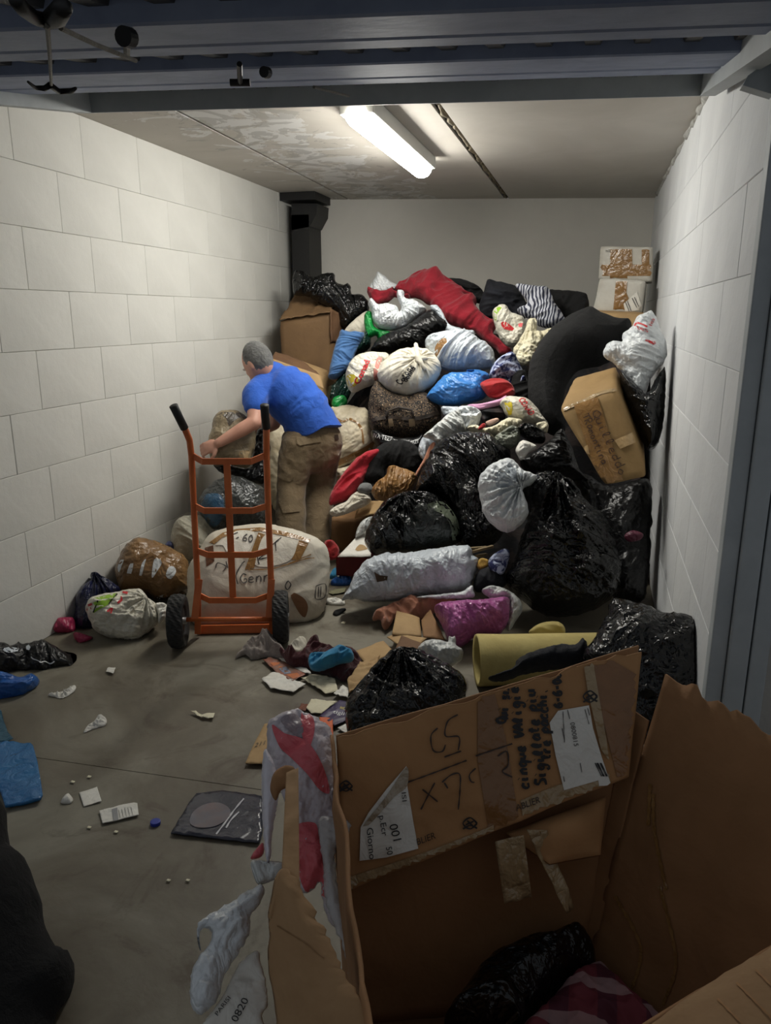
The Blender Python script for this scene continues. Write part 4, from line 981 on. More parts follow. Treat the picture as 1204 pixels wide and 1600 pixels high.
thing('dark_garment', Q_((600,130),(700,90),(780,90),(820,180),(760,200),(690,190),(640,250)), MIXC, 'dark garment between crumpled paper and pink strip', 'garment', Y=4.62, T=.06, wr='cloth', amp=.03)
thing('red_scrap', Q_((580,280),(610,235),(640,225),(650,250),(620,275)), REDC, 'little red scrap on the crumpled paper', 'scrap', Y=4.28, T=.015, amp=.006)
thing('card_scrap', Q_((650,215),(740,180),(760,205),(680,250)), mat('pale_pink_card', (206, 170, 150), 'paper', .7), 'small pink card on the crumpled paper', 'card', Y=4.30, T=.012, amp=.004)
thing('sheer_bag', Q_((720,350),(800,290),(880,250),(940,290),(930,400),(860,450),(770,440),(715,400)), mat('olive_grey_plastic', (126, 130, 116), 'plastic', .35, (96, 100, 90), 8, .5), 'olive grey plastic bag beside the black crumpled plastic', 'plastic bag', Y=4.25, T=.08, amp=.04, fr=10)
thing('black_wrap', Q_((900,280),(960,230),(1050,235),(1130,290),(1160,360),(1130,400),(1040,390),(960,340)), BLK, 'crumpled black plastic wrap below the supermarket bag', 'plastic wrap', Y=4.28, T=.06, amp=.05, fr=12, n=1500)
thing('crumpled_paper', Q_((1080,235),(1150,210),(1185,240),(1170,310),(1130,300)), PAPERC, 'pale paper flap beside the black plastic wrap', 'paper', Y=4.32, T=.03, amp=.02, fr=14)
thing('grey_sheet', E_((660,260),(690,185),(750,180),(790,240),(740,300),(700,340),(670,310)), WHTG, 'greyish plastic corner left of the big black bag', 'plastic bag', Y=4.42, T=.05, amp=.02)
thing('cord_bundle', E_((640,430),(690,340),(720,270),(750,225),(775,230),(740,320),(680,400),(650,450)), SALM, 'thin reddish cloth strap left of the big black bag', 'strap', Y=4.28, T=.02, wr='cloth', amp=.008)
# big black bags in the middle
thing('bin_bag', E_((640,560),(700,380),(740,290),(800,230),(860,190),(930,165),(1040,160),(1140,175),(1204,230),(1280,300),(1240,420),(1200,560),(1204,760),(1230,820),(1180,890),(1060,940),(930,920),(900,800),(860,680),(780,600)), BLK,
      'large glossy black bin bag in the middle of the heap', 'bin bag', Y=4.12, T=.22, amp=.055, fr=6, n=4000)
thing('trousers', E_((290,450),(330,330),(400,240),(480,210),(600,220),(690,300),(690,350),(640,410),(560,420),(450,390),(430,470),(350,500)), BLKC, 'black trousers lying under the printed black bag', 'trousers', Y=4.52, T=.1, wr='cloth', amp=.015, n=1400)
thing('sweatshirt', E_((62,640),(75,560),(120,480),(190,390),(270,310),(350,275),(410,278),(440,320),(400,360),(340,400),(300,460),(250,540),(190,600),(120,630)), RED2, 'bright red sweatshirt rolled lengthwise beside the man', 'sweatshirt', Y=4.42, T=.09, wr='cloth', amp=.03, fr=5, aniso=2.5, ang=-50, n=1600)
thing('paper_wrap', E_((345,540),(380,490),(440,440),(460,385),(520,385),(600,410),(655,450),(640,500),(600,560),(520,590),(440,610),(370,600)), TAN, 'crumpled tan packing paper left of the black bags', 'packing paper', Y=4.25, T=.1, amp=.05, fr=9, n=1900)
thing('grey_cloth', E_((250,540),(280,495),(340,500),(350,550),(300,570)), mat('grey_felt', (110, 112, 112), 'cloth', .9, None, 6, .3), 'small grey cloth beside the tan packing paper', 'cloth', Y=4.32, T=.04, wr='cloth', amp=.01)
thing('lace_cloth', E_((60,690),(100,650),(170,620),(230,560),(300,545),(345,600),(320,640),(250,670),(180,700),(100,720)), CRM, 'cream lace cloth spread over the small carton', 'cloth', Y=4.28, T=.05, wr='plastic', amp=.03, fr=13)
# cream taped sacks right of the man
o = thing('woven_sack', E_((60,20),(120,-10),(200,-20),(260,-5),(310,0),(330,60),(350,130),(390,230),(360,280),(290,330),(200,370),(90,410),(50,250)), SACK, 'upper cream woven sack with brown tape right behind the man', 'sack', Y=4.85, T=.14, wr='plastic', amp=.02, fr=6, p=3, n=1800)
decal(o, [E_((90,350),(180,310),(300,250),(385,195),(395,240),(300,295),(200,345),(95,385))], TAPE, 'parcel_tape', corner=False)
strokes(o, [E_((195,60),(250,90),(280,140),(290,230)), E_((110,60),(150,80),(185,65))], TAPE, 'torn_seam', 3)
thing('woven_sack', E_((50,410),(120,400),(220,380),(280,400),(180,470),(120,530),(70,560)), SACK, 'lower cream sack under the red sweatshirt', 'sack', Y=4.7, T=.1, amp=.02)
thing('woven_sack', [(418,690),(445,660),(490,650),(540,690),(545,760),(520,800),(470,805),(425,790)], SACK, 'pale sack standing behind the legs of the man', 'sack', Y=4.95, T=.14, amp=.02, p=3)
# small carton, board and red box by the feet
e = empty('small_carton', PZ(535, 868, 0), 'small brown carton beside the feet of the man', 'carton')
o = hexbox('box_body', [P(514, 808, 4.50), P(556, 812, 4.54), P(546, 862, 4.54), P(516, 870, 4.50)], (.05, .3, 0), CARD, e, warp=.008)
grid_sheet('open_flap', *[P(x, y, Y) for (x, y), Y in zip(E_((270,620),(430,610),(360,700),(230,730)), (4.4, 4.36, 4.28, 4.32))], CARD2, 12, 8, .005, .012, 8, 3, e)
thing('sheer_bag', E_((235,860),(270,760),(350,715),(380,740),(330,790),(280,840)), SKYP, 'sheer grey white plastic on the small carton', 'plastic bag', Y=4.12, T=.03, amp=.02, fr=12)
thing('red_garment', E_((20,960),(30,890),(80,880),(125,930),(115,1000),(50,1010)), REDC, 'bright red garment scrap on the floor beside the bale', 'garment', Y=3.95, T=.06, wr='cloth', amp=.03, fr=10)
e = empty('red_box', PZ(540, 905, 0), 'dark red flat box with a white lid board by the long white bag', 'box')
o = hexbox('box_body', [P(524, 868, 3.92), P(576, 866, 3.98), P(570, 902, 3.98), P(524, 900, 3.92)], (.05, .25, 0), mat('dark_red_board', (112, 24, 28), 'card', .6, (92, 18, 22), 8, .2), e, warp=.004, rnd=.006)
b_ = grid_sheet('lid_board', *[P(x, y, Y) for (x, y), Y in zip(E_((300,800),(345,800),(340,985),(118,985)), (4.18, 4.18, 3.93, 3.90))], PAPER, 14, 10, .006, .008, 6, 2, e)
decal(b_, [E_((235,940),(265,905),(300,915),(320,935),(250,950))], CARD2, 'torn_patch', corner=False)
# black bag with smoky wrap
o = thing('bin_bag', E_((300,890),(320,800),(370,700),(440,620),(520,580),(620,560),(740,570),(830,620),(890,680),(930,740),(935,820),(910,900),(820,940),(700,965),(560,975),(420,965),(350,970)), BLK,
      'round black bin bag in front of the small carton', 'bin bag', Y=3.93, T=.2, amp=.04, fr=7, knot=E_((560,600))[0], kamp=.04, n=3200)
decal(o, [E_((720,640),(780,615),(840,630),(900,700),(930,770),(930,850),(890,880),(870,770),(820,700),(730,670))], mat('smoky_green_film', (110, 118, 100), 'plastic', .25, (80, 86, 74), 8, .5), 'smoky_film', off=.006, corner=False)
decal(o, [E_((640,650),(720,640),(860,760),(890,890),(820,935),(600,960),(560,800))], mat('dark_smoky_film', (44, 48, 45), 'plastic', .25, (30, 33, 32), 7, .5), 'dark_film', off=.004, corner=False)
# long white bag
o = thing('long_bag', G_((190,490),(230,420),(270,330),(330,265),(420,230),(560,225),(700,205),(840,185),(905,200),(915,240),(945,260),(930,330),(910,410),(850,440),(760,455),(650,465),(560,480),(440,495),(330,495),(260,480)), WHTG,
      'long pale white plastic bag lying along the front of the heap', 'plastic bag', Y=3.62, T=.16, amp=.03, fr=6, aniso=2.2, ang=10, n=3200, tilt=5)
decal(o, [G_((368,330),(400,350),(445,355),(440,378),(385,388))], mat('dark_brown_scrap', (74, 58, 42), 'card', .8), 'torn_hole', off=.004)
for k, (a, b) in enumerate((((880,205),(990,195)), ((890,225),(1025,190)), ((905,250),(990,235)))):
    pa, pb = P(*G_(a)[0], 3.66), P(*G_(b)[0], 3.78); mb = MB(); mb.bar([pa, pb], .016, .012)
    tag(mb.build('wood_stick', WOOD), ['top', 'longest', 'lowest'][k] + ' of the weathered sticks poking from the long white bag', 'stick', 'sticks in the long bag')
thing('sheer_bag', G_((600,470),(720,455),(850,440),(905,405),(920,430),(915,475),(800,480),(700,480)), WHT, 'flat white plastic flap under the long white bag', 'plastic bag', Y=3.48, T=.03, amp=.015, tilt=0)
thing('printed_cloth', F_((275,800),(300,760),(360,728),(388,745),(380,800),(350,860),(290,840)), BPAT, 'blue and white patterned bag end beside the sticks', 'bag', Y=3.62, T=.05, wr='cloth', amp=.02, fr=9)
thing('yellow_cloth', G_((935,300),(955,258),(1000,265),(1005,300),(960,320)), mat('mustard_fabric', (190, 150, 66), 'cloth', .8), 'mustard yellow cloth scrap next to the sticks', 'cloth', Y=3.66, T=.03, wr='cloth', amp=.01)
thing('jeans', G_((920,380),(960,320),(1040,300),(1090,330),(1100,400),(1040,430),(980,440),(930,440)), NAVY, 'dark navy garment under the patterned bag end', 'garment', Y=3.64, T=.08, wr='cloth', amp=.02)
# peach cloth, cardboard pieces, pink bag
thing('peach_cloth', G_((360,600),(370,560),(420,530),(490,500),(560,480),(700,480),(820,490),(780,520),(700,560),(660,590),(560,590),(490,580),(450,640),(420,645),(400,595)), SALM, 'peach coloured cloth under the long white bag', 'cloth', Y=3.45, T=.05, wr='cloth', amp=.03, fr=8, tilt=30, n=1600)
o = thing('carrier_bag', G_((700,545),(740,510),(850,500),(960,495),(1080,480),(1118,495),(1115,580),(1090,650),(1040,680),(940,685),(860,740),(820,750),(770,700),(740,620)), PINK, 'glossy pink plastic bag in front of the huge black bag', 'plastic bag', Y=3.30, T=.15, amp=.035, fr=7, aniso=2, ang=15, n=2200)
thing('sheer_bag', G_((965,440),(1010,415),(1070,420),(1130,450),(1180,500),(1185,550),(1150,610),(1110,660),(1100,580),(1110,490),(1030,480)), SKYP, 'sheer white plastic bag curling behind the pink bag', 'plastic bag', Y=3.42, T=.08, amp=.03, fr=9)
def card_piece(label, pts, Ys, m, seed, name='cardboard_piece'):
    q = [P(x, y, Y) for (x, y), Y in zip(G_(*pts), Ys)]
    return tag(grid_sheet(name, *q, m, 12, 10, .005, .008, 6, seed), label, 'cardboard')
card_piece('tan cardboard flap standing in front of the peach cloth', ((495,540),(620,585),(630,690),(468,675)), (3.38, 3.36, 3.20, 3.20), CARD2, 1)
card_piece('dull brown cardboard flap leaning on the pink bag', ((630,600),(680,540),(760,705),(640,690)), (3.34, 3.40, 3.18, 3.18), CARD, 2)
card_piece('pale cardboard piece lying flat between floor rags and flap', ((440,690),(500,672),(660,700),(560,770)), (3.20, 3.22, 3.16, 3.06), CARD2, 3)
card_piece('brown cardboard corner leaning above the front black bag', ((520,685),(645,730),(610,790),(480,770)), (3.12, 3.08, 2.98, 3.0), CARDD, 4)
card_piece('wide flat cardboard sheet left of the front black bag', ((262,770),(420,712),(480,770),(330,850)), (3.05, 3.16, 3.05, 2.92), CARD2, 5)
thing('carrier_bag', G_((605,770),(650,720),(730,712),(775,725),(780,690),(800,700),(818,690),(825,740),(860,770),(850,820),(800,850),(720,850),(660,820)), SKYP, 'translucent white bag with handles behind the front black bag', 'plastic bag', Y=2.95, T=.09, amp=.025, fr=9)
# yellow foam tube
m_in = YEL
c0, c1 = P(744, 1028, 2.92), P(905, 1024, 3.05)
e = empty('foam_tube', (c0[0], c0[1], 0), 'pale yellow hollow tube lying behind the open carton', 'tube')
ax = (c1 - c0); Ln = np.linalg.norm(ax); ax /= Ln; u = np.array([0, 0, 1.]) - ax * ax[2]; u /= np.linalg.norm(u); w = np.cross(ax, u)
V = []; Fs = []; sg = 36; ro, ri = .107, .092
rings = [(0, ro), (.008, ro + .003), (.1, ro), (.3, ro), (.6, ro)]; inner = [(.6, ri), (.3, ri), (.1, ri), (.006, ri - .002)]
cc0 = c0.copy(); cc0[2] = ro + .004; ax2 = np.array([ax[0], ax[1], 0]); ax2 /= np.linalg.norm(ax2); w = np.cross(ax2, np.array([0, 0, 1.]))
for d_, r_ in rings + inner:
    for j in range(sg):
        a = 2 * math.pi * j / sg; V.append(cc0 + ax2 * d_ + r_ * (math.cos(a) * np.array([0, 0, 1.]) + math.sin(a) * w))
nr = len(rings) + len(inner)
for i in range(nr):
    for j in range(sg):
        a = i * sg + j; b = i * sg + (j + 1) % sg; c_ = ((i + 1) % nr) * sg + (j + 1) % sg; d_ = ((i + 1) % nr) * sg + j; Fs.append([a, b, c_, d_])
link('tube_shell', V, Fs, YEL, e)
thing('yellow_cloth', zc(rK, ((300,165),(340,130),(400,122),(432,140),(430,172),(360,178))), YEL, 'small yellow cloth behind the yellow tube', 'cloth', Y=3.22, T=.04, wr='cloth', amp=.015)
thing('jacket', zc(rK, ((150,335),(240,300),(260,265),(330,235),(420,212),(470,215),(500,190),(520,230),(500,290),(400,300),(280,320),(200,345))), NAVY, 'navy jacket between the yellow tube and the open carton', 'jacket', Y=2.72, T=.1, wr='cloth', amp=.02)
thing('bin_bag', zc(rK, ((500,260),(540,190),(590,100),(612,45),(660,42),(740,65),(800,90),(870,92),(920,110),(980,125),(985,260),(975,450),(900,560),(780,580),(640,560),(530,450))), BLK, 'glossy black bin bag between the open carton and the door jamb', 'bin bag', Y=2.62, T=.14, amp=.026, fr=7, n=3000)
thing('bin_bag', zc(rH, ((575,370),(620,300),(680,230),(760,150),(810,112),(880,108),(960,130),(1050,180),(1130,230),(1170,300),(1150,400),(1100,520),(1000,600),(860,650),(740,660),(650,640),(590,560),(570,460))), BLK, 'shiny black bin bag just behind the left end of the open carton', 'bin bag', Y=2.45, T=.17, amp=.035, fr=8, knot=zc(rH, [(840, 130)])[0], kamp=.035, n=3200)
# ------------------------------------------------------------------ floor, left side
I_ = lambda *p: zc(rI, p)
D_ = lambda *p: zc(rD, p)
S_ = lambda *p: zc(rS, p)
J_ = lambda *p: zc(rJ, p)
H_ = lambda *p: zc(rH, p)
T_ = lambda *p: zc(rT, p)
K_ = lambda *p: zc(rK, p)
L_ = lambda *p: zc(rL, p)
M_ = lambda *p: zc(rM, p)
N_ = lambda *p: zc(rN, p)
o = thing('taped_bale', I_((680,310),(690,230),(735,150),(810,98),(870,105),(960,130),(1050,175),(1100,215),(1112,300),(1105,390),(1050,420),(990,445),(920,440),(860,410),(780,400),(710,395)), mat('brown_tape_wrap', (138, 106, 70), 'plastic', .26, (114, 86, 56), 7, .4),
      'round bale wound in brown tape against the left wall', 'bale', Y=3.50, T=.22, amp=.018, fr=6, p=2.8, n=2400)
for k, q in enumerate(([(690,250),(710,205),(728,205),(715,240),(700,280)], [(745,285),(765,228),(783,225),(770,288)], [(818,298),(835,225),(858,200),(850,230),(832,300)], [(892,312),(905,205),(935,200),(950,225),(925,270)], [(975,300),(990,250),(1020,245),(1035,275),(1005,318)], [(920,430),(960,410),(985,420),(960,440)])):
    decal(o, [I_(*q)], WHT, 'white_gap', off=.003, corner=False)
o = thing('shopping_bag', I_((503,500),(530,440),(600,415),(690,400),(760,385),(830,385),(870,430),(915,468),(935,530),(930,575),(880,625),(820,680),(740,688),(640,665),(560,620),(530,565)), CRMP,
      'full white shopping bag with lime and red print on the floor by the left wall', 'shopping bag', Y=3.0, T=.15, amp=.022, fr=7, knot=I_((860,450))[0], kamp=.03, n=2600)
decal(o, [I_((540,440),(600,418),(690,402),(670,430),(640,465),(580,500),(545,520),(560,480))], INKGR, 'lime_print', corner=False)
strokes(o, [I_((575,445),(560,480),(548,515)), I_((690,405),(660,435),(640,465))], INK, 'print_outline', 2.0)
for ln in (I_((505,480),(540,465)), I_((510,500),(535,490)), I_((720,395),(750,400)), I_((690,460),(715,440),(710,420)), I_((630,510),(660,490),(650,520))): strokes(o, [ln], INKR, 'red_print', 3.0)
thing('shopping_bag', I_((910,470),(960,460),(990,490),(970,550),(935,580),(925,530)), PAPER, 'small crumpled wrapper between shopping bag and wheel', 'wrapper', Y=3.05, T=.05, amp=.03, fr=12)
NAVP = mat('navy_plastic', (24, 28, 62), 'plastic', .32, (16, 18, 40), 7, .5)
thing('bin_bag', I_((425,590),(440,500),(440,440),(470,380),(530,335),(532,292),(575,288),(600,310),(660,342),(708,385),(690,430),(640,480),(600,580),(600,665),(520,655),(450,640)), NAVP, 'navy blue plastic bag tied at the top by the left wall', 'bin bag', Y=3.14, T=.13, amp=.03, fr=8, knot=I_((555,300))[0], kamp=.04, n=2200)
thing('magenta_bag', I_((305,630),(325,560),(355,548),(432,552),(445,640),(380,652)), MAG, 'magenta plastic package against the foot of the left wall', 'package', Y=2.96, T=.07, amp=.015)
thing('magenta_bag', I_((430,640),(480,640),(545,665),(530,690),(490,712),(455,705)), MAG, 'small magenta plastic scrap in front of the navy bag', 'package', Y=2.88, T=.05, amp=.015)
thing('grey_bag', I_((395,520),(400,460),(435,440),(450,500),(440,560)), mat('grey_plastic', (110, 108, 100), 'plastic', .4), 'grey plastic corner behind the navy bag', 'plastic bag', Y=3.25, T=.05)
o = thing('bin_bag', S_((-60,250),(40,215),(60,235),(110,230),(135,205),(170,225),(250,205),(310,193),(370,218),(440,262),(500,300),(550,360),(572,390),(566,465),(480,475),(330,482),(150,480),(-60,470)), BLK2, 'black plastic bag with silver trim on the floor at the left edge', 'bin bag', Y=2.62, T=.12, amp=.03, fr=8, n=2200)
strokes(o, [S_((228,310),(240,325),(280,340),(300,352),(330,345),(370,362),(400,345))], INKW, 'white_trim', 1.6)
decal(o, [S_((190,235),(210,220),(225,240),(215,262),(195,258)), S_((20,260),(60,240),(140,250),(130,270),(60,280))], WHTG, 'silver_patch', corner=False)
thing('carrier_bag', S_((-60,445),(20,430),(90,450),(150,470),(230,445),(285,480),(280,540),(210,600),(150,640),(-60,660)), BLUEL, 'crumpled royal blue plastic bag at the left edge', 'plastic bag', Y=2.37, T=.09, amp=.03, fr=8, n=1800)
def lying(name, pts, m, label, cat, h=.03, **k):
    a = np.array(pts, float); c_ = (a.min(0) + a.max(0)) / 2
    k.setdefault('tilt', 50); k.setdefault('wr', 'cloth'); k.setdefault('amp', .02); k.setdefault('fr', 9)
    return thing(name, pts, m, label, cat, Y=PZ(c_[0], c_[1], h * .4)[1], T=h, **k)
floor_sheet('plastic_sheet', S_((-60,960),(100,945),(225,962),(245,980),(275,1090),(300,1230),(315,1330),(300,1368),(150,1400),(40,1422),(0,1300),(-60,1300)), mat('turquoise_blue_plastic', (40, 108, 160), 'plastic', .22, (30, 92, 146), 5, .4), 'turquoise blue plastic sheet spread on the floor at the left edge', 'plastic sheet', amp=.010, fr=6, z=.012, th=.010, n=1200)
floor_sheet('plastic_sheet', S_((-60,720),(10,715),(30,800),(60,880),(100,930),(60,945),(-60,955)), mat('dim_teal_plastic', (40, 84, 104), 'plastic', .3, None, 5, .3), 'dim teal plastic film behind the turquoise sheet', 'plastic sheet', amp=.01, fr=7, z=.006, n=300)
thing('black_coat', [(-150, 1235), (0, 1250), (10, 1268), (17, 1325), (38, 1340), (62, 1400), (78, 1468), (108, 1488), (117, 1506), (110, 1560), (90, 1600), (80, 1700), (60, 1800), (-150, 1800)], BLKC, 'black cloth coat bulging in at the lower left corner', 'coat', Y=1.1, T=.16, wr='noise', amp=.012, fr=5, n=1500, tilt=10)
# litter
floor_sheet('paper_card', J_((355,455),(435,432),(455,495),(375,517)), PAPER, 'small square white note on the floor', 'paper', amp=.003)
rc = floor_sheet('receipt', J_((445,540),(600,502),(615,505),(622,560),(460,598)), PAPER, 'long folded white receipt on the floor', 'receipt', amp=.005)
decal(rc, [J_((500,528),(525,521),(530,575),(507,580))], mat('grey_receipt_print', (150, 150, 150), 'plain', .8), 'grey_print', off=.002)
strokes(rc, [J_((530 + 14 * k, 530 - 3 * k), (538 + 14 * k, 568 - 3 * k)) for k in range(5)], INKG, 'printed_lines', .5, off=.002)
lying('tissue', J_((375,190),(388,160),(425,135),(432,118),(460,112),(478,130),(472,155),(440,165),(400,182)), PAPER, 'crumpled white tissue lying alone on the floor', 'tissue', .012, wr='plastic', fr=30, amp=.03)
lying('tissue', S_((350,592),(410,575),(470,562),(510,535),(545,520),(560,540),(530,585),(500,610),(455,635),(395,612)), PAPER, 'torn white tissue in front of the black trimmed bag', 'tissue', .010, wr='plastic', fr=30, amp=.03)
floor_sheet('paper_scrap', S_((780,430),(795,405),(850,402),(832,447)), PAPER, 'little triangular paper scrap in front of the shopping bag', 'paper', amp=.01)
floor_sheet('paper_scrap', J_((855,98),(880,98),(905,112),(962,104),(955,130),(905,125)), PAPERC, 'narrow torn paper strip near the dolly wheel', 'paper', amp=.01)
lying('paper_scrap', J_((272,500),(290,470),(310,462),(328,485),(315,505)), PAPER, 'grey white paper crumb beside the square note', 'paper', .01, wr='plastic', fr=30, n=300)
for k, (x, y) in enumerate(((139, 1214), (113, 1222), (139, 1293), (181, 1300), (263, 1376), (293, 1376), (300, 960), (536, 973))):
    lab = ['above the square note', 'left of the square note', 'below the square note', 'below the receipt', 'on the bare floor below the blue cap', 'right below the blue cap', 'beside the dolly wheel', 'under the long white bag'][k]
    floor_sheet('litter_flake', [(x - 4, y + 1), (x - 1, y - 2), (x + 4, y - 1), (x + 2, y + 2)], PAPERC, 'tiny pale litter flake ' + lab, 'litter', amp=.002, n=12, group='litter flakes')
p = PZ(243, 1288); mb = MB(); mb.tube([p + np.array([0, 0, .001]), p + np.array([0, 0, .012])], [.016, .0155], 20)
cap = mb.build('bottle_cap', mat('blue_cap_plastic', (30, 52, 150), 'plain', .4)); bevel_obj(cap, .0015); tag(cap, 'round blue bottle cap on the concrete', 'bottle cap')
mg = floor_sheet('magazine', J_((765,640),(850,500),(880,462),(1000,450),(1180,475),(1175,640),(1160,684)), mat('dark_magazine_cover', (46, 48, 60), 'plastic', .25, (64, 64, 74), 6, .15), 'dark magazine in clear plastic wrap on the floor beside the open carton', 'magazine', amp=.006, z=.006, th=.005)
decal(mg, [J_((850,590),(865,540),(920,505),(985,500),(1030,530),(1020,570),(960,605),(890,610))], mat('pale_picture_print', (98, 98, 108), 'plain', .3, (112, 96, 98), 12), 'cover_picture', off=.003, corner=False)
strokes(mg, [J_((968,640),(1010,585),(1050,530),(1092,480)), J_((1012,612),(1035,575),(1070,540))], mat('white_title_print', (200, 200, 205), 'plain', .4), 'title_print', 2.2, off=.003)
decal(mg, [J_((768,634),(880,650),(1155,676),(1158,686),(880,664),(766,642))], SKYP, 'wrap_edge', off=.004)
cs = floor_sheet('card_sheet', L_((8,326),(50,235),(95,150),(170,140),(180,330)), CARD2, 'pale card sheet with print on the floor beside the draped pink bag', 'card', amp=.004, z=.012)
printed(cs, '211', L_((48,252))[0], L_((92,240))[0], (3, -7), INKB)
# rags between dolly and carton
lying('grey_rag', H_((20,160),(60,110),(110,60),(170,50),(230,70),(240,120),(290,155),(250,172),(180,150),(110,162),(70,130)), GREYC, 'shaggy grey rag in front of the right dolly wheel', 'rag', .05, n=1600, fr=12, amp=.03)
lying('maroon_cloth', H_((240,110),(300,135),(360,120),(390,70),(430,52),(450,95),(520,110),(600,120),(650,180),(620,235),(560,285),(520,255),(440,225),(370,195),(300,185)), MAR, 'maroon clothing heap on the floor under the turquoise cloth', 'clothing', .07, n=1800, amp=.035)
lying('white_rag', H_((290,100),(330,70),(375,68),(370,110),(330,130)), CRM, 'small white rag behind the maroon clothing', 'rag', .03)
lying('turquoise_cloth', H_((383,165),(400,130),(470,125),(540,95),(600,118),(605,165),(540,182),(450,215),(400,208)), CYAN, 'turquoise cloth bundle on the maroon clothing', 'cloth', .05, amp=.03, tilt=25, dy=-.13)
mg = floor_sheet('magazine', H_((158,165),(200,155),(265,175),(372,240),(310,272),(240,240)), mat('faded_magazine_cover', (116, 100, 90), 'paper', .5, (150, 90, 70), 14, .2), 'colourful magazine lying open in front of the grey rag', 'magazine', amp=.008, z=.008)
decal(mg, [H_((195,175),(240,172),(260,195),(225,205)), H_((275,235),(330,225),(350,242),(310,255))], mat('orange_print', (190, 110, 66), 'plain', .5), 'orange_print', off=.002)
decal(mg, [H_((240,205),(275,195),(300,225),(265,232))], mat('blue_grey_print', (120, 130, 150), 'plain', .5), 'blue_print', off=.002)
floor_sheet('paper_sheet', H_((155,265),(220,225),(250,245),(300,268),(372,290),(310,332),(200,312)), PAPER, 'crumpled white sheet in front of the colourful magazine', 'paper', amp=.012, z=.004)
floor_sheet('paper_sheet', H_((350,262),(420,245),(515,258),(532,330),(470,338),(400,292)), PAPERC, 'cream crumpled sheet below the maroon clothing', 'paper', amp=.014, z=.004)
floor_sheet('paper_sheet', H_((240,165),(290,170),(380,215),(400,240),(370,240)), PAPER, 'narrow white sheet tucked under the magazine', 'paper', amp=.012, z=.004)
floor_sheet('paper_sheet', H_((510,345),(555,300),(585,320),(580,362)), PAPER, 'white paper corner beside the front black bag', 'paper', amp=.015, z=.006)
floor_sheet('card_sheet', H_((578,280),(640,190),(740,155),(700,240),(640,330),(590,335)), CARD2, 'curved pale card beside the front black bag', 'card', amp=.02, z=.02, th=.004)
floor_sheet('leaflet', H_((375,405),(400,360),(525,372),(450,432),(400,430)), PAPERC, 'cream leaflet beside the purple one', 'leaflet', amp=.006, z=.006)
pl = floor_sheet('leaflet', H_((440,440),(540,365),(600,375),(620,440),(515,492)), mat('purple_leaflet', (56, 36, 84), 'paper', .45, (44, 30, 66), 9, .2), 'purple leaflet with pale lettering behind the open carton', 'leaflet', amp=.004, z=.014)
printed(pl, 'aut lic', H_((540,402))[0], H_((582,412))[0], (2, -5), INKY)
printed(pl, 'tigli', H_((505,425))[0], H_((560,436))[0], (2, -5), INKW)
floor_sheet('booklet', H_((530,505),(595,470),(640,480),(630,530),(570,528)), PAPER, 'white booklet under the purple leaflet', 'booklet', amp=.006, z=.006)
floor_sheet('orange_card', H_((440,450),(505,450),(508,540),(450,560)), mat('orange_card', (206, 96, 48), 'paper', .6), 'orange card tucked behind the draped pink bag', 'card', amp=.004, z=.016)
floor_sheet('brown_scrap', H_((335,410),(350,380),(390,385),(370,420)), mat('rust_brown_card', (110, 60, 40), 'paper', .7), 'rust brown scrap beside the cream leaflet', 'scrap', amp=.006)
lying('white_scrap', G_((95,500),(130,480),(200,495),(205,520),(150,520)), PAPER, 'white and black torn card right of the bale', 'card', .02, wr='plastic')
lying('blue_scrap', G_((128,400),(150,375),(235,362),(238,400),(180,412)), BLUEL, 'dark blue plastic scrap right of the bale', 'scrap', .03, wr='plastic')
lying('blue_scrap', G_((118,370),(140,330),(165,325),(165,355),(140,372)), CYAN, 'light blue scrap beside the dark red box', 'scrap', .03)
floor_sheet('card_scrap', G_((115,450),(150,430),(215,425),(205,450),(140,462)), mat('green_grey_card', (110, 108, 80), 'paper', .7), 'grey green card scrap under the blue scrap', 'card', amp=.008)
lying('dark_scrap', G_((140,565),(160,545),(215,540),(190,560),(160,580)), BLKC, 'small black scrap in front of the long white bag', 'scrap', .015)
# ------------------------------------------------------------------ bags behind the dolly
o = thing('clear_bag', T_((70,1180),(150,1060),(250,970),(360,930),(440,905),(560,930),(700,985),(820,1060),(845,1200),(835,1400),(790,1490),(500,1500),(250,1510),(130,1400),(75,1300)), GRY_B, 'dark clear plastic bag of blue clothes behind the dolly', 'plastic bag', Y=3.98, T=.16, amp=.02, fr=6, n=2000)
decal(o, [T_((75,1190),(150,1110),(290,1100),(350,1150),(360,1250),(330,1400),(250,1480),(140,1390),(80,1290))], mat('blue_clothing_in_bag', (48, 84, 112), 'plastic', .3, (36, 62, 84), 7, .4), 'blue_contents', corner=False)
thing('grey_bag', D_((175,300),(210,200),(300,172),(400,190),(435,230),(430,330),(400,420),(300,440),(210,420)), mat('greyish_cream_sack', (168, 164, 148), 'cloth', .8, (146, 140, 122), 7, .5), 'greyish cream sack leaning against the left wall behind the bale', 'sack', Y=3.82, T=.12, wr='cloth', amp=.02)
thing('blue_scrap', I_((965,130),(990,95),(1020,110),(1035,145),(1000,150)), mat('dusty_blue_fabric', (60, 66, 104), 'cloth', .8), 'dusty blue cloth tip behind the brown bale', 'cloth', Y=3.72, T=.03, wr='cloth')
thing('bin_bag', T_((240,770),(420,780),(650,810),(690,600),(740,380),(870,400),(890,700),(830,970),(700,975),(560,925),(430,895),(330,860)), BLK2, 'dark bag below the parcel the man is lifting', 'bin bag', Y=4.26, T=.06, amp=.02, back=.4)
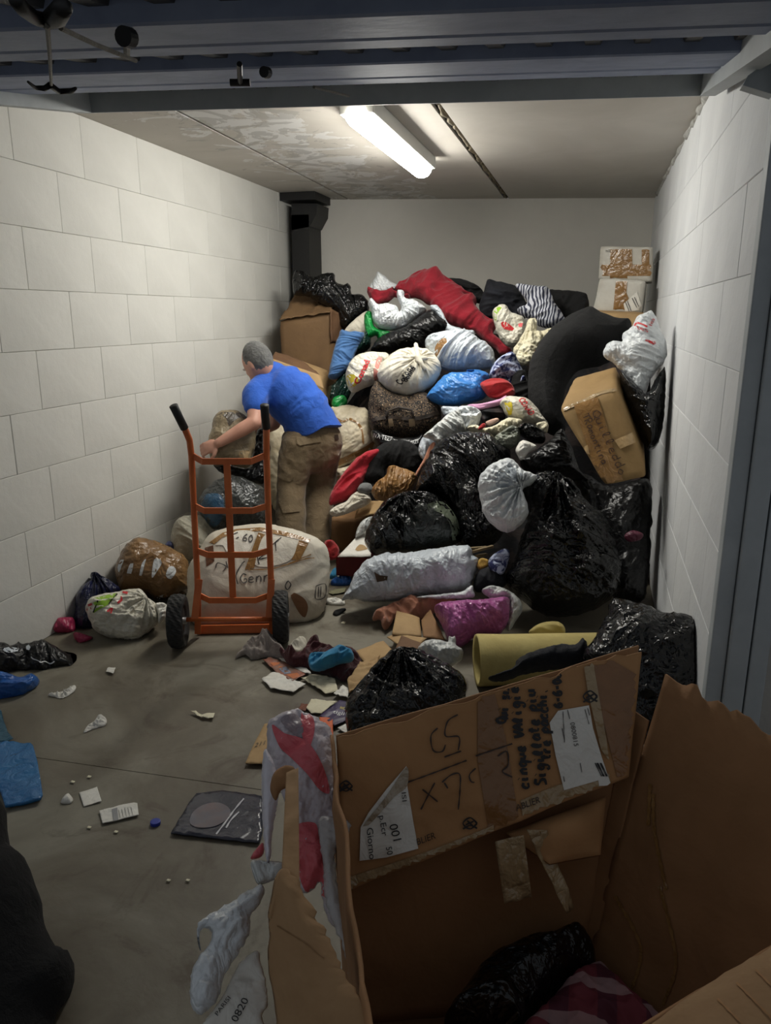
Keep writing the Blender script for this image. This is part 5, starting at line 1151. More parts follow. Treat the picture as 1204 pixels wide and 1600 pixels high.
# ------------------------------------------------------------------ big bale in front of the dolly
BALE = mat('greyish_white_bale_wrap', (204, 198, 184), 'card', .6, (184, 174, 156), 4, .45)
o = thing('taped_bale', D_((278,560),(290,480),(330,420),(400,310),(480,268),(600,246),(720,238),(850,262),(990,305),(1065,350),(1100,420),(1105,560),(1085,700),(1040,790),(960,840),(860,850),(700,850),(500,850),(360,840),(290,780)), BALE,
      'big white wrapped bale with handwriting standing on the dolly', 'bale', Y=3.50, T=.24, amp=.022, fr=5, p=3.6, n=4200, tilt=8, wr='card')
decal(o, [D_((690,270),(730,282),(665,480),(610,490),(650,380)), D_((930,315),(985,335),(935,430),(885,432)), D_((400,330),(480,272),(560,250),(700,240),(860,268),(1000,312),(990,330),(850,292),(700,262),(560,270),(480,300),(430,340))], TAPE, 'parcel_tape')
decal(o, [D_((375,360),(425,345),(432,440),(385,472))], mat('dark_brown_tape', (98, 62, 40), 'plastic', .3), 'dark_tape')
decal(o, [D_((435,345),(520,285),(580,258),(672,275),(640,370),(600,395),(520,400),(480,345)), D_((725,290),(850,310),(915,330),(880,430),(760,470),(690,470),(670,460))], mat('white_top_sheet', (224, 220, 208), 'paper', .6, (212, 206, 190), 7, .3), 'white_top_sheet', off=.004, corner=False)
strokes(o, [D_((630,490),(760,485),(850,462),(960,428),(1020,420)), D_((860,460),(900,440),(1000,400))], TAPE, 'wrap_seam', 1.6)
handwrite(o, 'Genn', D_((578,570))[0], D_((760,560))[0], (0, -17), INKG, width=1.8)
handwrite(o, '0', D_((840,615))[0], D_((890,600))[0], (0, -14), INKG, width=1.8)
handwrite(o, '60', D_((590,320))[0], D_((660,330))[0], (2, -12), INKG, width=1.6, off=.007)
handwrite(o, 'RT', D_((680,470))[0], D_((830,350))[0], (-2, -16), INK, width=1.6, off=.007)
strokes(o, [D_((440,480),(450,450),(500,470),(480,500)), D_((500,440),(510,480)), D_((570,575),(560,520),(590,460),(610,440)), D_((545,280),(570,270)), D_((560,305),(575,298))], INKG, 'marker_scribble', 1.6, off=.006)
strokes(o, [D_((1030,585),(1085,575),(1080,650),(1028,660),(1030,585)), D_((1045,590),(1043,650)), D_((1058,588),(1056,650))], INKG, 'printed_symbol', 1.2)
decal(o, [D_((880,640),(900,625),(960,660),(982,710),(965,770),(935,750),(905,700))], mat('torn_cardboard_inside', (120, 84, 56), 'card', .8), 'torn_hole', corner=False)
# ------------------------------------------------------------------ orange hand truck
ORG = mat('orange_enamel', (208, 112, 58), 'paint', .42, (194, 98, 48), 9, .12)
GRIP = mat('black_rubber_grip', (22, 22, 22), 'paint', .6, None, 20, .3)
TYRE = mat('black_tyre_rubber', (30, 30, 30), 'paint', .75, (38, 37, 35), 12, .3)
RIM = mat('dark_wheel_rim', (60, 58, 56), 'paint', .4, None, 9, .2, metal=.5)
w0, w1 = PZ(281, 1010), PZ(440, 1003)
wx = (w1 - w0) / np.linalg.norm(w1 - w0); wn = np.array([wx[1], -wx[0], 0])      # wn points to the camera
dpl = (w0 + w1) / 2
dolly = empty('hand_truck', dpl, 'orange steel hand truck with two black pneumatic wheels', 'hand truck')
def PD(x, y, off=0.0): return plane_hit(x, y, dpl + wn * off, wn)
for pts, grip in (([(288, 668, .09), (296, 688, .03), (299, 712, 0), (303, 800, 0), (308, 900, 0), (309, 932, 0)], [(271, 634, .14), (279, 651, .12), (288, 669, .09)]), ([(416, 668, .06), (416, 690, .02), (416, 712, 0), (419, 800, 0), (423, 900, 0), (424, 932, 0)], [(413, 633, .10), (414, 651, .08), (416, 669, .06)])):
    mb = MB(); mb.tube([PD(*q) for q in pts], .0145, 12); mb.build('upright', ORG, dolly, smooth=True)
    mb = MB(); mb.tube([PD(*q) for q in grip], [.019, .018, .018], 14); mb.build('grip', GRIP, dolly, smooth=True)
for (yl, ym, xl_, xr_, a, b) in ((711, 721, 299, 416, 316, 392), (790, 798, 303, 419, 319, 394), (860, 867, 306, 421, 325, 396), (929, 938, 309, 424, 327, 399)):
    mb = MB(); mb.bar([PD(xl_, yl, .0), PD(a, ym, .035), PD(b, ym, .035), PD(xr_, yl, .0)], .008, .028); mb.build('cross_bar', ORG, dolly)
mb = MB(); mb.bar([PD(354, 722, .025), PD(358, 800, .025), PD(361, 868, .025), PD(364, 938, .025)], .03, .008, up=wn); mb.build('centre_bar', ORG, dolly)
for x0, x1 in ((311, 304), (424, 420)):
    mb = MB(); mb.bar([PD(x0, 905, .015), PD(x1, 968, .045)], .032, .006, up=wn); mb.build('axle_bracket', ORG, dolly)
mb = MB(); mb.tube([PD(291, 968, .04), PD(427, 967, .04)], .011, 10); mb.build('axle', ORG, dolly, smooth=True)
ta, tb = PZ(309, 992), PZ(428, 990); tw = -wn * .26
mb = MB(); mb.box8([tuple(v) for v in (ta + [0, 0, .004], tb + [0, 0, .004], tb + tw + [0, 0, .004], ta + tw + [0, 0, .004])] + [tuple(v) for v in (ta + [0, 0, .012], tb + [0, 0, .012], tb + tw + [0, 0, .012], ta + tw + [0, 0, .012])]); mb.build('toe_plate', ORG, dolly)
mb = MB(); mb.bar([ta + [0, 0, .03], tb + [0, 0, .03]], .008, .04); mb.build('toe_lip', ORG, dolly)
for x0 in (309, 425):
    mb = MB(); mb.bar([PD(x0, 932, 0), PZ(x0, 990, .02)], .03, .008, up=wn); mb.build('lower_strut', ORG, dolly)
def wheel(cpx, off):
    base = PZ(*cpx); Rr = .128; cc = base + np.array([0, 0, Rr + .002]); V = []; Fs = []; sg = 72
    prof = [(-.020, .062), (-.030, .075), (-.037, .098), (-.036, .115), (-.028, .124), (-.014, .1275), (0, .128), (.014, .1275), (.028, .124), (.036, .115), (.037, .098), (.030, .075), (.020, .062)]
    for j in range(sg):
        a = 2 * math.pi * j / sg
        for i, (x_, r_) in enumerate(prof):
            if r_ > .12: r_ -= .005 * (1 if (j + (1 if i % 2 else 0) * 2) % 4 < 2 else 0)
            V.append(cc + wx * x_ + r_ * (math.cos(a) * np.array([0, 0, 1.]) + math.sin(a) * wn))
    n = len(prof)
    for j in range(sg):
        for i in range(n - 1): a = j * n + i; b = ((j + 1) % sg) * n + i; Fs.append([a, a + 1, b + 1, b])
        Fs.append([j * n + n - 1, j * n, ((j + 1) % sg) * n, ((j + 1) % sg) * n + n - 1])
    t = link('tyre', V, Fs, TYRE, dolly, smooth=False)
    mb = MB(); mb.tube([cc - wx * .022, cc - wx * .012, cc - wx * .008, cc + wx * .008, cc + wx * .012, cc + wx * .022], [.064, .064, .05, .05, .064, .064], 24); mb.build('rim', RIM, part=t, smooth=True)
    mb = MB(); mb.tube([cc - wx * .04, cc + wx * .04], .017, 14); mb.build('hub', mat('hub_steel', (150, 150, 150), 'plain', .3, metal=.8), part=t, smooth=True)
wheel((281, 1010), 0); wheel((440, 1003), 0)
# ------------------------------------------------------------------ the man
SKIN = mat('skin', (196, 148, 128), 'paint', .55, (184, 134, 114), 9, .1)
HAIR = mat('short_grey_hair', (104, 104, 102), 'cloth', .9, (84, 84, 84), 30, .5)
SHIRT = mat('royal_blue_cotton', (32, 90, 190), 'cloth', .85, (26, 78, 172), 4, .35)
KHAKI = mat('khaki_cotton', (124, 106, 80), 'cloth', .9, (110, 94, 70), 5, .35)
man = empty('person', (-1.75, 4.43, 0), 'man in blue T-shirt and khaki cargo trousers bending over to lift a parcel', 'person')
sh_l, el_l, wr_l = P(401, 614, 4.24), P(397, 660, 4.10), P(342, 692, 3.98)
sh_r, el_r, wr_r = P(432, 590, 4.55), P(428, 662, 4.50), P(360, 690, 4.45)
neck, headc = P(416, 584, 4.40), P(402, 566, 4.34)
pelv, waist, chest = P(488, 676, 4.42), P(478, 648, 4.42), P(434, 606, 4.40)
knl, anl = P(454, 762, 4.28), PZ(455, 868, .09); knr, anr = P(500, 762, 4.5), PZ(493, 858, .09)
hipl, hipr = P(468, 694, 4.34), P(505, 690, 4.50)
fdir = np.array([-.80, .25, -.55]); fdir /= np.linalg.norm(fdir)
hu = np.array([-.45, .05, .9]); hu -= fdir * (hu @ fdir); hu /= np.linalg.norm(hu); hs = np.cross(fdir, hu)
def hand(mb, w, tgt, nrm, side, rr=1.0):
    """palm and five curled fingers"""
    d = tgt - w; d /= np.linalg.norm(d); n_ = nrm - d * (nrm @ d); n_ /= np.linalg.norm(n_); s_ = np.cross(d, n_) * side
    pc = w + d * .055; ellipsoid(mb, pc, (d * .052, s_ * .043, n_ * .017), 14, 8)
    for k, (o_, ln) in enumerate(((-.031, .062), (-.011, .076), (.010, .082), (.031, .074))):
        b_ = w + d * .092 + s_ * o_; m1 = b_ + (d * .8 + n_ * .35) * ln * .45; m2 = m1 + (d * .45 + n_ * .75) * ln * .33; m3 = m2 + (d * .05 + n_ * .95) * ln * .28
        capsule(mb, [b_ - d * .02, b_, m1, m2, m3], [.0095, .0098, .0092, .0086, .0075], 8)
    t0 = w + d * .03 + s_ * .035; t1 = t0 + (s_ * .7 + d * .6) * .038; t2 = t1 + (d * .75 + n_ * .5 + s_ * .1) * .03; t3 = t2 + (d * .6 + n_ * .8) * .02
    capsule(mb, [t0 - s_ * .015, t0, t1, t2, t3], [.013, .0125, .011, .0098, .0085], 8)
def body(mb):
    ellipsoid(mb, headc, (fdir * .098, hs * .076, hu * .118), 20, 14)
    ellipsoid(mb, headc + fdir * .045 - hu * .05, (fdir * .055, hs * .055, hu * .06), 16, 10)      # jaw
    ellipsoid(mb, headc + fdir * .102 - hu * .015, (fdir * .016, hs * .013, hu * .026), 10, 8)    # nose
    for s_ in (-1, 1): ellipsoid(mb, headc + hs * .078 * s_ - hu * .01 - fdir * .005, (fdir * .02, hs * .01, hu * .032), 10, 8)
    capsule(mb, [neck - (headc - neck) * .9, neck, headc - hu * .04], [.066, .060, .056], 16)
    capsule(mb, [chest, waist, pelv + np.array([0, 0, -.04])], [.13, .11, .10], 16)
    capsule(mb, [chest, sh_l], [.09, .055]); capsule(mb, [chest, sh_r], [.09, .055])
    for a, b, c_ in ((sh_l, el_l, wr_l), (sh_r, el_r, wr_r)):
        m1 = (a + b) / 2; m2 = b + (c_ - b) * .35
        capsule(mb, [a, m1, b], [.055, .051, .042]); capsule(mb, [b, m2, c_], [.043, .043, .029])
    hand(mb, wr_l, P(318, 702, 3.96), np.array([.3, .9, -.2]), 1); hand(mb, wr_r, P(335, 700, 4.42), np.array([.2, -.9, -.3]), -1)
    for h_, k_, a_ in ((hipl, knl, anl), (hipr, knr, anr)): capsule(mb, [h_, k_, a_], [.08, .055, .04])
V, N_v, Fs = remesh(body, .0065, 2)
link('body', V, Fs, SKIN, man)
def hairf(mb):
    ellipsoid(mb, headc - fdir * .018 + hu * .016, (fdir * .092, hs * .084, hu * .112), 22, 16)
V, N_v, Fs = remesh(hairf, .006, 1)
V = V + N_v * (.003 * noise3(V * 90))[:, None]; link('hair', V, Fs, HAIR, man)
for s_ in (-1, 1):
    mb = MB(); ellipsoid(mb, headc + fdir * .088 + hs * .033 * s_ + hu * .008, (fdir * .012, hs * .014, hu * .01), 10, 8); mb.build('eye', mat('eye_white', (220, 215, 210), 'plain', .3), man, smooth=True)
def shirt(mb):
    capsule(mb, [P(500, 690, 4.43), P(478, 646, 4.42), P(456, 622, 4.41), P(436, 606, 4.40), P(424, 596, 4.40)], [.168, .168, .174, .168, .125], 22)
    capsule(mb, [P(430, 600, 4.40), sh_l], [.12, .082], 16); capsule(mb, [P(430, 600, 4.40), sh_r], [.12, .08], 16)
    for s_, e_ in ((sh_l, el_l), (sh_r, el_r)):
        d = e_ - s_; capsule(mb, [s_, s_ + d * .25, s_ + d * .42], [.080, .078, .074], 16)
V, N_v, Fs = remesh(shirt, .010, 4)
hn = -UP * .95 + RIGHT * .30; hn /= np.linalg.norm(hn); hd = (V - P(486, 681, 4.42)) @ hn; V = V - np.outer(np.maximum(hd - .012 * np.sin(V[:, 0] * 30), 0), hn)
ld = (P(440, 610, 4.4) - P(492, 668, 4.4)); ld /= np.linalg.norm(ld)
q = V.copy(); q = q - np.outer((q @ ld) * -1.6, ld)
V = V + N_v * (.016 * (folds(q * 3.2 + 4) * .8) * np.clip(-((V - P(486, 681, 4.42)) @ hn) * 14, 0, 1))[:, None]
link('t_shirt', V, Fs, SHIRT, man)
# collar band
mb = MB(); cd = (headc - neck); cd /= np.linalg.norm(cd); cu_ = np.cross(cd, [0, 0, 1.]); cu_ /= np.linalg.norm(cu_); cv_ = np.cross(cd, cu_)
ctr = neck - cd * .012; mb.tube([ctr + .068 * (math.cos(a) * cu_ + math.sin(a) * cv_) for a in np.linspace(0, 2 * math.pi, 25)], .009, 8, caps=False); mb.build('collar', SHIRT, man, smooth=True)
def pants(mb):
    capsule(mb, [P(497, 688, 4.45), P(476, 692, 4.39)], [.150, .150], 20); capsule(mb, [P(496, 704, 4.45), P(478, 706, 4.39)], [.145, .14], 20)
    for h_, k_, a_ in ((hipl, knl, anl), (hipr, knr, anr)):
        capsule(mb, [h_, (h_ + k_) / 2, k_, (k_ + a_) / 2, a_ - np.array([0, 0, .02])], [.122, .108, .095, .090, .088], 20)
V, N_v, Fs = remesh(pants, .010, 3)
w_ = folds(V * 3.6 + 9) * .5 + .6 * crumple(V * 6)
V = V + N_v * (.013 * w_)[:, None]; V[:, 2] = np.maximum(V[:, 2], .03)
pn = link('trousers', V, Fs, KHAKI, man)
C_ = lambda *p: zc(rC, p)
KH2 = mat('khaki_pocket', (128, 110, 84), 'cloth', .9, (114, 98, 74), 5, .3)
decal(pn, [C_((838,615),(975,595),(985,640),(860,662),(840,650))], KH2, 'back_pocket_flap', off=.008)
decal(pn, [C_((722,818),(745,815),(832,842),(800,876),(735,855))], KH2, 'cargo_pocket_flap', off=.012)
decal(pn, [C_((725,860),(800,885),(830,860),(850,978),(860,1050),(760,1060),(735,1000))], KH2, 'cargo_pocket', off=.008)
decal(pn, [C_((1062,600),(1085,598),(1088,628),(1066,632))], INKB, 'belt_label', off=.008)
SHOE = mat('dark_work_shoe', (46, 40, 34), 'paint', .6, None, 9, .3)
for a_, dr in ((anl, np.array([-.75, .55, 0])), (anr, np.array([-.75, .55, 0]))):
    dr = dr / np.linalg.norm(dr); mb = MB(); b0 = np.array([a_[0], a_[1], 0]); sd = np.array([-dr[1], dr[0], 0])
    ellipsoid(mb, b0 + dr * .06 + [0, 0, .045], (dr * .14, sd * .047, np.array([0, 0, .043])), 18, 10)
    capsule(mb, [b0 + [0, 0, .05], b0 + [0, 0, .12]], [.05, .05], 14)
    V, N_v, Fs = remesh(lambda m_, mb=mb: m_.add(mb.v, mb.f), .008, 1); V[:, 2] = np.maximum(V[:, 2], .002); link('shoe', V, Fs, SHOE, man)
o = thing('parcel', T_((215,400),(240,265),(320,180),(420,172),(510,178),(590,220),(700,330),(722,500),(690,650),(640,800),(420,770),(250,775),(190,640),(180,520)), mat('beige_taped_parcel', (150, 136, 108), 'plastic', .45, (118, 104, 82), 6, .4), 'beige taped parcel held in the hands of the man', 'parcel', Y=4.18, T=.13, amp=.02, fr=6, p=3, n=1500)
decal(o, [T_((320,180),(500,176),(570,210),(480,270),(420,330),(390,240))], mat('dark_parcel_top', (74, 66, 56), 'plastic', .4), 'dark_print', corner=False)
decal(o, [T_((540,620),(620,610),(690,640),(650,700),(540,690))], TAPEC, 'shiny_tape', corner=False)
# ------------------------------------------------------------------ big open carton in front
CB = mat('corrugated_carton_brown', (172, 128, 84), 'card', .8, (156, 114, 72), 3, .3)
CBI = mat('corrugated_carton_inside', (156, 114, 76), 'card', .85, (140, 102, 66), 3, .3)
CBT = mat('torn_carton_tan', (168, 134, 96), 'card', .85, (148, 114, 78), 6, .5)
tA, tB = PZ(525, 1150, .65), PZ(1000, 1010, .80)
bx = empty('open_carton', (0, 1.2, 0), 'large open brown carton with handwriting on its inner flap in the foreground', 'carton')
def torn(amp, fr, top=True, seed=0):
    def f(u, v):
        w = np.clip(1 - v * 9, 0, 1) if top else np.clip(1 - (1 - v) * 9, 0, 1)
        h = crumple(np.stack([u * fr, u * 0 + seed, u * 0], 1), 4)
        return np.stack([u * 0, u * 0, amp * h * w], 1)
    return f
nL = PZ(610, 1850, .62); nR = PZ(1340, 1400, .66)
bR = PZ(905, 1490, .15); bL = np.array([tA[0] + .06, tA[1] - .12, 0])
def fl(p, z=.012): return np.array([p[0], p[1], z])
rW = PZ(1036, 1045, .775)
far_dn = np.array([-.02, -.05, 0])
grid_sheet('far_wall', tA, tB, fl(bR), fl(bL), CBI, 30, 20, .007, .012, 3, 1, bx)
rw = grid_sheet('right_wall', rW, PZ(1320, 1215, .72), fl(nR), fl(bR), CBI, 30, 22, .007, .018, 3, 2, bx, edge=torn(.045, 5, True, 3))
grid_sheet('left_wall', tA + np.array([-.02, .0, -.01]), nL, fl(nL), fl(bL), CBI, 26, 16, .007, .02, 3, 3, bx, edge=torn(.03, 6, True, 5))
grid_sheet('near_wall', nL, nR, fl(nR), fl(nL), CBI, 20, 12, .007, .01, 3, 4, bx)
grid_sheet('carton_base', fl(bL, .02), fl(bR, .02), fl(nR, .02), fl(nL, .02), CBI, 12, 12, .007, .004, 3, 6, bx)
flap = grid_sheet('printed_flap', tA + wn * 0 + np.array([.01, -.02, .004]), tB + np.array([0, -.02, .004]), P(982, 1214, 1.50), P(533, 1396, 1.22), CB, 60, 36, .006, .014, 4, 7, bx, edge=torn(.02, 6, True, 8))
near = grid_sheet('near_flap', PZ(1000, 1606, .66), PZ(1330, 1395, .70), PZ(1330, 1760, .70), PZ(1040, 1800, .66), CBT, 26, 16, .007, .012, 5, 9, bx, bow=.03)
strokes(near, [[(1120, 1560), (1160, 1600)], [(1150, 1535), (1215, 1600)], [(1180, 1515), (1215, 1550)]], CB, 'crease_line', 3)
grid_sheet('curled_flap', P(790, 1300, 1.40), P(946, 1245, 1.52), P(938, 1335, 1.42), P(858, 1350, 1.36), CB, 18, 12, .006, .01, 4, 11, bx, bow=.05)
def ragged(u, v):
    h = crumple(np.stack([v * 4.3, v * 0 + 3.7, u * 0 + .4], 1), 5, 2.3, .7); k = np.clip((u - .7) / .3, 0, 1)
    ar = np.sin(math.pi * np.clip(u, 0, 1)) * .035
    top = np.clip(1 - v * 5, 0, 1)
    return np.stack([.02 * h * k + .02 * top * (u - .5) * 0, .012 * h * top, ar + .012 * h * k], 1)
lf = grid_sheet('left_flap', PZ(420, 1425, .64), PZ(458, 1362, .66), PZ(606, 1660, .60), PZ(440, 1690, .46), CBT, 30, 40, .006, .012, 8, 12, bx, edge=ragged)
grid_sheet('left_rim_strip', PZ(447, 1205, .69), PZ(466, 1198, .69), PZ(468, 1400, .66), PZ(438, 1400, .66), CBT, 10, 30, .008, .010, 9, 13, bx)
pillow('rim_curl', L_((120,440),(135,370),(180,335),(225,340),(240,390),(215,425),(170,445),(145,490)), CBI, Y=1.20, T=.016, wr='card', amp=.012, fr=14, parent=bx, n=500)
kA = tB + (bR - tB) * .2; kB = rW + (bR - rW) * .18
grid_sheet('corner_fold', kA, kB, fl(bR) + np.array([.012, 0, 0]), fl(bR) - np.array([.012, 0, 0]), CBI, 12, 24, .007, .006, 4, 15, bx)
# torn ragged edge pieces on the left flap
strokes(lf, [M_((540,590),(620,640),(700,690),(760,740),(800,770))], CARD, 'crease_line', 1.6, off=.002)
# tape, labels and writing on the printed flap
decal(flap, [K_((110,345),(160,335),(215,560),(265,870),(300,900),(150,900),(110,640))], mat('dull_parcel_tape', (128, 90, 54), 'plastic', .25, None, 9, .25), 'parcel_tape', off=.003, step=8)
decal(flap, [K_((500,250),(560,235),(720,330),(745,760),(700,775),(640,740),(560,420))], mat('dull_parcel_tape_right', (138, 96, 58), 'plastic', .22, (118, 82, 48), 9, .3), 'parcel_tape', off=.003, step=8)
decal(flap, [L_((420,850),(640,780),(820,720),(1000,650),(1120,600),(1125,650),(1000,705),(820,775),(640,840),(425,905))], TAPEC, 'glossy_edge_tape', off=.005, step=6)
decal(flap, [K_((270,790),(400,735),(600,690),(610,740),(420,800),(280,865))], TAPEC, 'glossy_edge_tape', off=.004, step=6)
decal(flap, [K_((500,250),(540,240),(545,300),(590,560),(600,640),(570,600),(520,380))], TAPEC, 'glossy_tape_strip', off=.006, step=6)
lb = decal(flap, [K_((378,500),(410,455),(525,435),(540,520),(570,620),(610,740),(565,755),(560,715),(432,752),(400,620))], PAPER, 'shipping_label', off=.005, step=6)
printed(flap, '0800815', K_((455,500))[0], K_((470,588))[0], (7, -1), INKG, off=.007)
for a, b in (((428,458),(440,690)), ((445,452),(462,520)), ((425,520),(440,600)), ((510,450),(540,560)), ((492,650),(505,720)), ((430,700),(437,740)), ((520,445),(535,500))):
    strokes(flap, [[K_(a)[0], ((K_(a)[0][0] + K_(b)[0][0]) / 2, (K_(a)[0][1] + K_(b)[0][1]) / 2)]], INKG, 'printed_line', 1.0, off=.007)
strokes(flap, [[K_((548 + 2.0 * k, 650))[0], K_((572 + 2.0 * k, 700))[0]] for k in (0, 3, 5, 9, 11)], INK, 'barcode', 1.4, off=.007)
w = 4.2
handwrite(flap, 'Qui sng', K_((215,505))[0], K_((235,350))[0], (-17, -1), INK, width=w, off=.007)
handwrite(flap, 'cinque VAligie', K_((303,750))[0], K_((262,365))[0], (-17, 0), INK, width=w, off=.007)
handwrite(flap, 'Sigillate piu', K_((368,735))[0], K_((322,375))[0], (-18, 0), INK, width=w, off=.007)
handwrite(flap, 'tre pacchi.', K_((385,640))[0], K_((366,365))[0], (-17, 0), INK, width=w, off=.007)
handwrite(flap, '6-6-08', K_((426,448))[0], K_((420,312))[0], (-15, 0), INK, width=w, off=.007)
strokes(flap, [L_((795,530),(825,470),(857,410)), L_((802,440),(870,495)), L_((890,408),(930,375),(968,372),(970,440),(962,530)), L_((915,435),(900,410)), L_((700,420),(800,385),(1000,310)), L_((960,105),(915,135),(905,200),(965,205),(962,265)), L_((900,295),(975,268)), L_((870,165),(840,200),(850,265),(890,270),(905,240)), L_((1040,345),(1012,375),(1020,405),(1035,408)), L_((1040,290),(1204,235)), L_((1140,290),(1180,270),(1185,330),(1160,360),(1204,385))], INKB, 'marker_scribble', 2.2, off=.006)
printed(flap, 'ABLIER', K_((255,830))[0], K_((345,797))[0], (-2, -10), INKB, off=.007)
printed(flap, 'BLIER', L_((780,690))[0], L_((862,658))[0], (-2, -10), INKB, off=.008)
def crest(c, r):
    x, y = c; pts = [(x + r * math.cos(a), y + r * .8 * math.sin(a)) for a in (0, 1.57, 3.14, 4.71, 6.28)]
    strokes(flap, [pts, [(x - r * .6, y + r * .2), (x + r * .5, y - r * .3)], [(x - r * .4, y - r * .4), (x + r * .4, y + r * .4)], [(x - r, y + r * .8), (x, y + r * .3), (x + r, y + r * .7)]], INK, 'printed_crest', 2.4, off=.007)
crest(L_((1015,592))[0], 11); crest(K_((530,402))[0], 11); crest(L_((460,425))[0], 10)
lb = decal(flap, [L_((525,610),(560,545),(640,440),(730,335),(735,430),(760,580),(783,705),(640,745),(520,760))], PAPER, 'torn_label', off=.006, step=6)
decal(flap, [L_((535,605),(640,470),(730,340),(733,425),(680,470),(600,560),(560,600))], mat('crinkled_clear_film', (176, 164, 144), 'plastic', .2, (140, 122, 98), 12, .5), 'film_over_label', off=.008, step=6, corner=False)
printed(flap, '001', L_((652,600))[0], L_((672,672))[0], (13, -3), INK, off=.01)
printed(flap, 'p.Ecr', L_((608,560))[0], L_((622,650))[0], (9, -2), INK, off=.01)
printed(flap, '50', L_((638,700))[0], L_((645,735))[0], (9, -2), INK, off=.01)
printed(flap, 'Giorno', L_((552,615))[0], L_((565,755))[0], (10, -2), INK, off=.01)
printed(flap, 'ISI', L_((708,455))[0], L_((712,495))[0], (7, -1), INKG, off=.01)
# hanging tape ends
grid_sheet('hanging_tape', *[P(x, y, Y) for (x, y), Y in zip(N_((398,65),(482,45),(506,230),(425,245)), (1.345, 1.36, 1.33, 1.31))], TAPEC, 8, 14, .0015, .012, 12, 3, bx)
grid_sheet('hanging_tape', *[P(x, y, Y) for (x, y), Y in zip(N_((490,30),(545,30),(632,262),(605,275)), (1.37, 1.39, 1.36, 1.34))], TAPEC, 8, 16, .0015, .02, 12, 5, bx)
# tape bits on the right wall
strokes(rw, [[(1020, 1240), (1022, 1300), (1040, 1390)], [(1015, 1225), (1012, 1290)], [(960, 1400), (1000, 1480), (985, 1550)], [(1030, 1385), (1055, 1500), (1035, 1570)]], TAPE, 'tape_shred', 5)
# contents of the carton
pc = PZ(840, 1520, .24)
thing('bin_bag', N_((250,640),(300,540),(360,470),(430,425),(540,385),(610,362),(660,368),(692,420),(665,455),(600,500),(520,580),(440,660)), BLK, 'black plastic bag lying inside the open carton', 'bin bag', Y=pc[1], T=.09, amp=.02, fr=8, tilt=45)
pc = PZ(920, 1570, .20)
thing('plaid_cloth', N_((480,620),(560,540),(620,480),(690,432),(740,460),(800,515),(870,570),(880,660),(600,690),(480,680)), PLAID, 'red plaid cloth lying inside the open carton', 'cloth', Y=pc[1], T=.05, wr='cloth', amp=.02, tilt=50)
thing('white_wrap', N_((320,530),(370,470),(410,415),(435,412),(420,450),(360,520)), SKYP, 'white plastic wrap edge beside the black bag inside the carton', 'plastic wrap', Y=PZ(780, 1520, .25)[1] + .05, T=.02, amp=.01, tilt=40)
# bags draped over the left rim
PKR = mat('pink_red_print_plastic', (218, 104, 112), 'plastic', .35, (204, 84, 92), 7, .4)
o = thing('draped_bag', L_((105,155),(150,115),(205,92),(260,88),(330,118),(385,165),(410,250),(425,360),(450,480),(482,590),(470,625),(420,680),(402,760),(405,860),(430,930),(450,1040),(400,1060),(360,980),(345,860),(300,900),(250,880),(232,720),(205,560),(170,440),(120,330)), mat('pale_lilac_plastic', (214, 204, 210), 'plastic', .35, (196, 188, 194), 6, .4), 'white and pink plastic bag draped over the left rim of the open carton', 'plastic bag', Y=1.30, T=.04, amp=.025, fr=9, n=3000, lump=.3)
decal(o, [L_((128,150),(185,188),(255,208),(300,240),(345,310),(378,400),(384,458),(340,440),(285,370),(215,300),(160,245)), L_((262,95),(310,115),(318,180),(290,260),(262,190)), L_((235,605),(320,590),(340,660),(375,780),(372,900),(330,960),(260,860),(240,720))], PKR, 'pink_print', off=.004, corner=False, step=6)
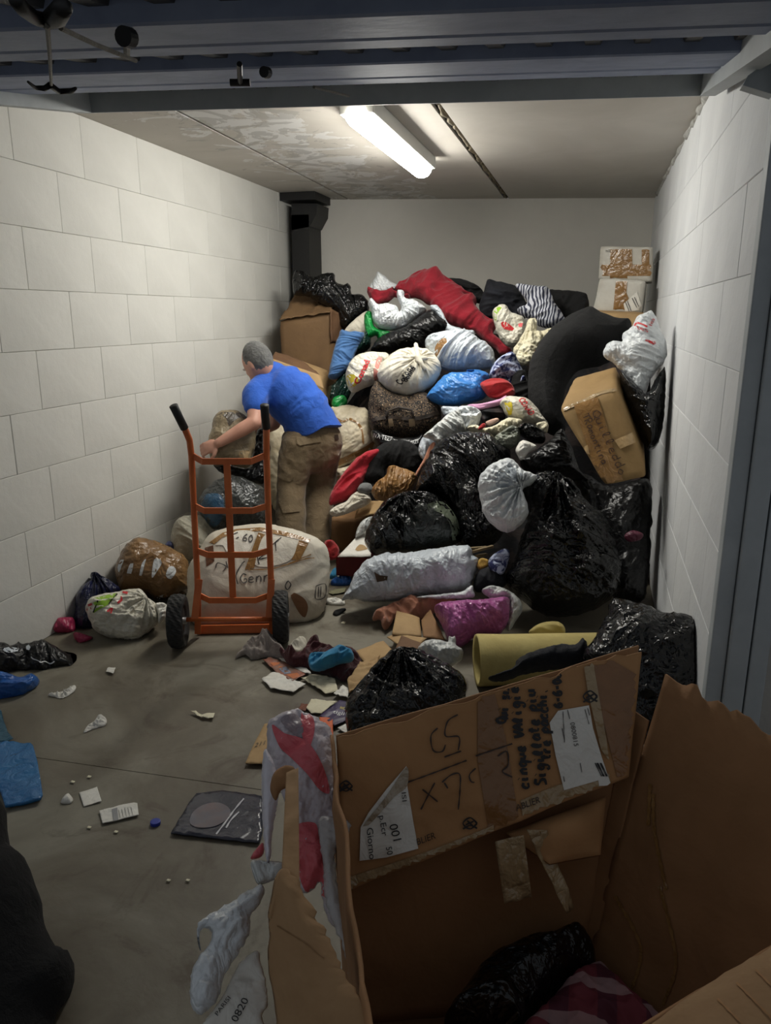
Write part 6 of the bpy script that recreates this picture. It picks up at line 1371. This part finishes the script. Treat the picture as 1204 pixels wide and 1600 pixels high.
decal(o, [L_((165,125),(230,100),(265,150),(262,205),(215,185))], mat('smoky_lilac_plastic', (150, 138, 144), 'plastic', .3), 'smoky_patch', off=.004, corner=False)
thing('draped_bag', L_((95,260),(140,330),(160,420),(150,520),(130,640),(120,760),(100,740),(85,560),(82,400)), mat('white_lilac_film', (218, 214, 222), 'plastic', .35, None, 6, .3), 'narrow white plastic fold outside the left rim', 'plastic bag', Y=1.24, T=.025, amp=.012, fr=10)
thing('plastic_strip', M_((95,610),(130,548),(250,480),(380,395),(450,362),(475,385),(445,470),(395,535),(385,640),(335,735),(250,860),(222,980),(155,1060),(100,1075),(64,1010),(66,850),(110,760),(168,690),(178,625),(140,600),(112,640),(118,730),(104,700)), WHT, 'white torn plastic strip hanging outside the open carton', 'plastic strip', Y=1.02, T=.025, amp=.018, fr=12, n=2200)
ps = thing('shipping_label', M_((120,1150),(200,1040),(270,920),(330,800),(400,740),(440,735),(450,800),(480,900),(490,1020),(460,1090),(450,1180),(150,1200)), PAPER, 'crumpled shipping label hanging at the foot of the open carton', 'label', Y=.98, T=.012, amp=.012, fr=8, n=1400)
printed(ps, 'PARISI', M_((212,1088))[0], M_((285,990))[0], (-5, -4), INK)
printed(ps, '0820', M_((318,1125))[0], M_((385,1000))[0], (-10, -5), INK)
FILM = mat('clear_white_film', (206, 204, 204), 'plastic', .25, None, 8, .4); FILM.node_tree.nodes['Principled BSDF'].inputs['Alpha'].default_value = .62
thing('clear_film', M_((770,0),(860,-10),(945,15),(935,80),(862,185),(872,320),(905,450),(935,620),(990,880),(1032,1000),(1022,1085),(965,970),(905,720),(835,540),(805,420),(790,200)), FILM, 'long clear film strip hanging down inside the left rim', 'plastic film', Y=1.13, T=.012, amp=.012, fr=10, n=1500)
thing('paper_scrap', M_((400,230),(480,230),(570,240),(575,300),(520,340),(440,360),(405,300)), SKYP, 'pale clear film scrap on the left rim of the carton', 'plastic wrap', Y=1.16, T=.012, amp=.01, fr=12)
thing('red_scrap', M_((395,220),(420,170),(460,130),(470,170),(450,210)), PKR, 'small red plastic tip outside the left rim', 'scrap', Y=1.2, T=.012, amp=.006)
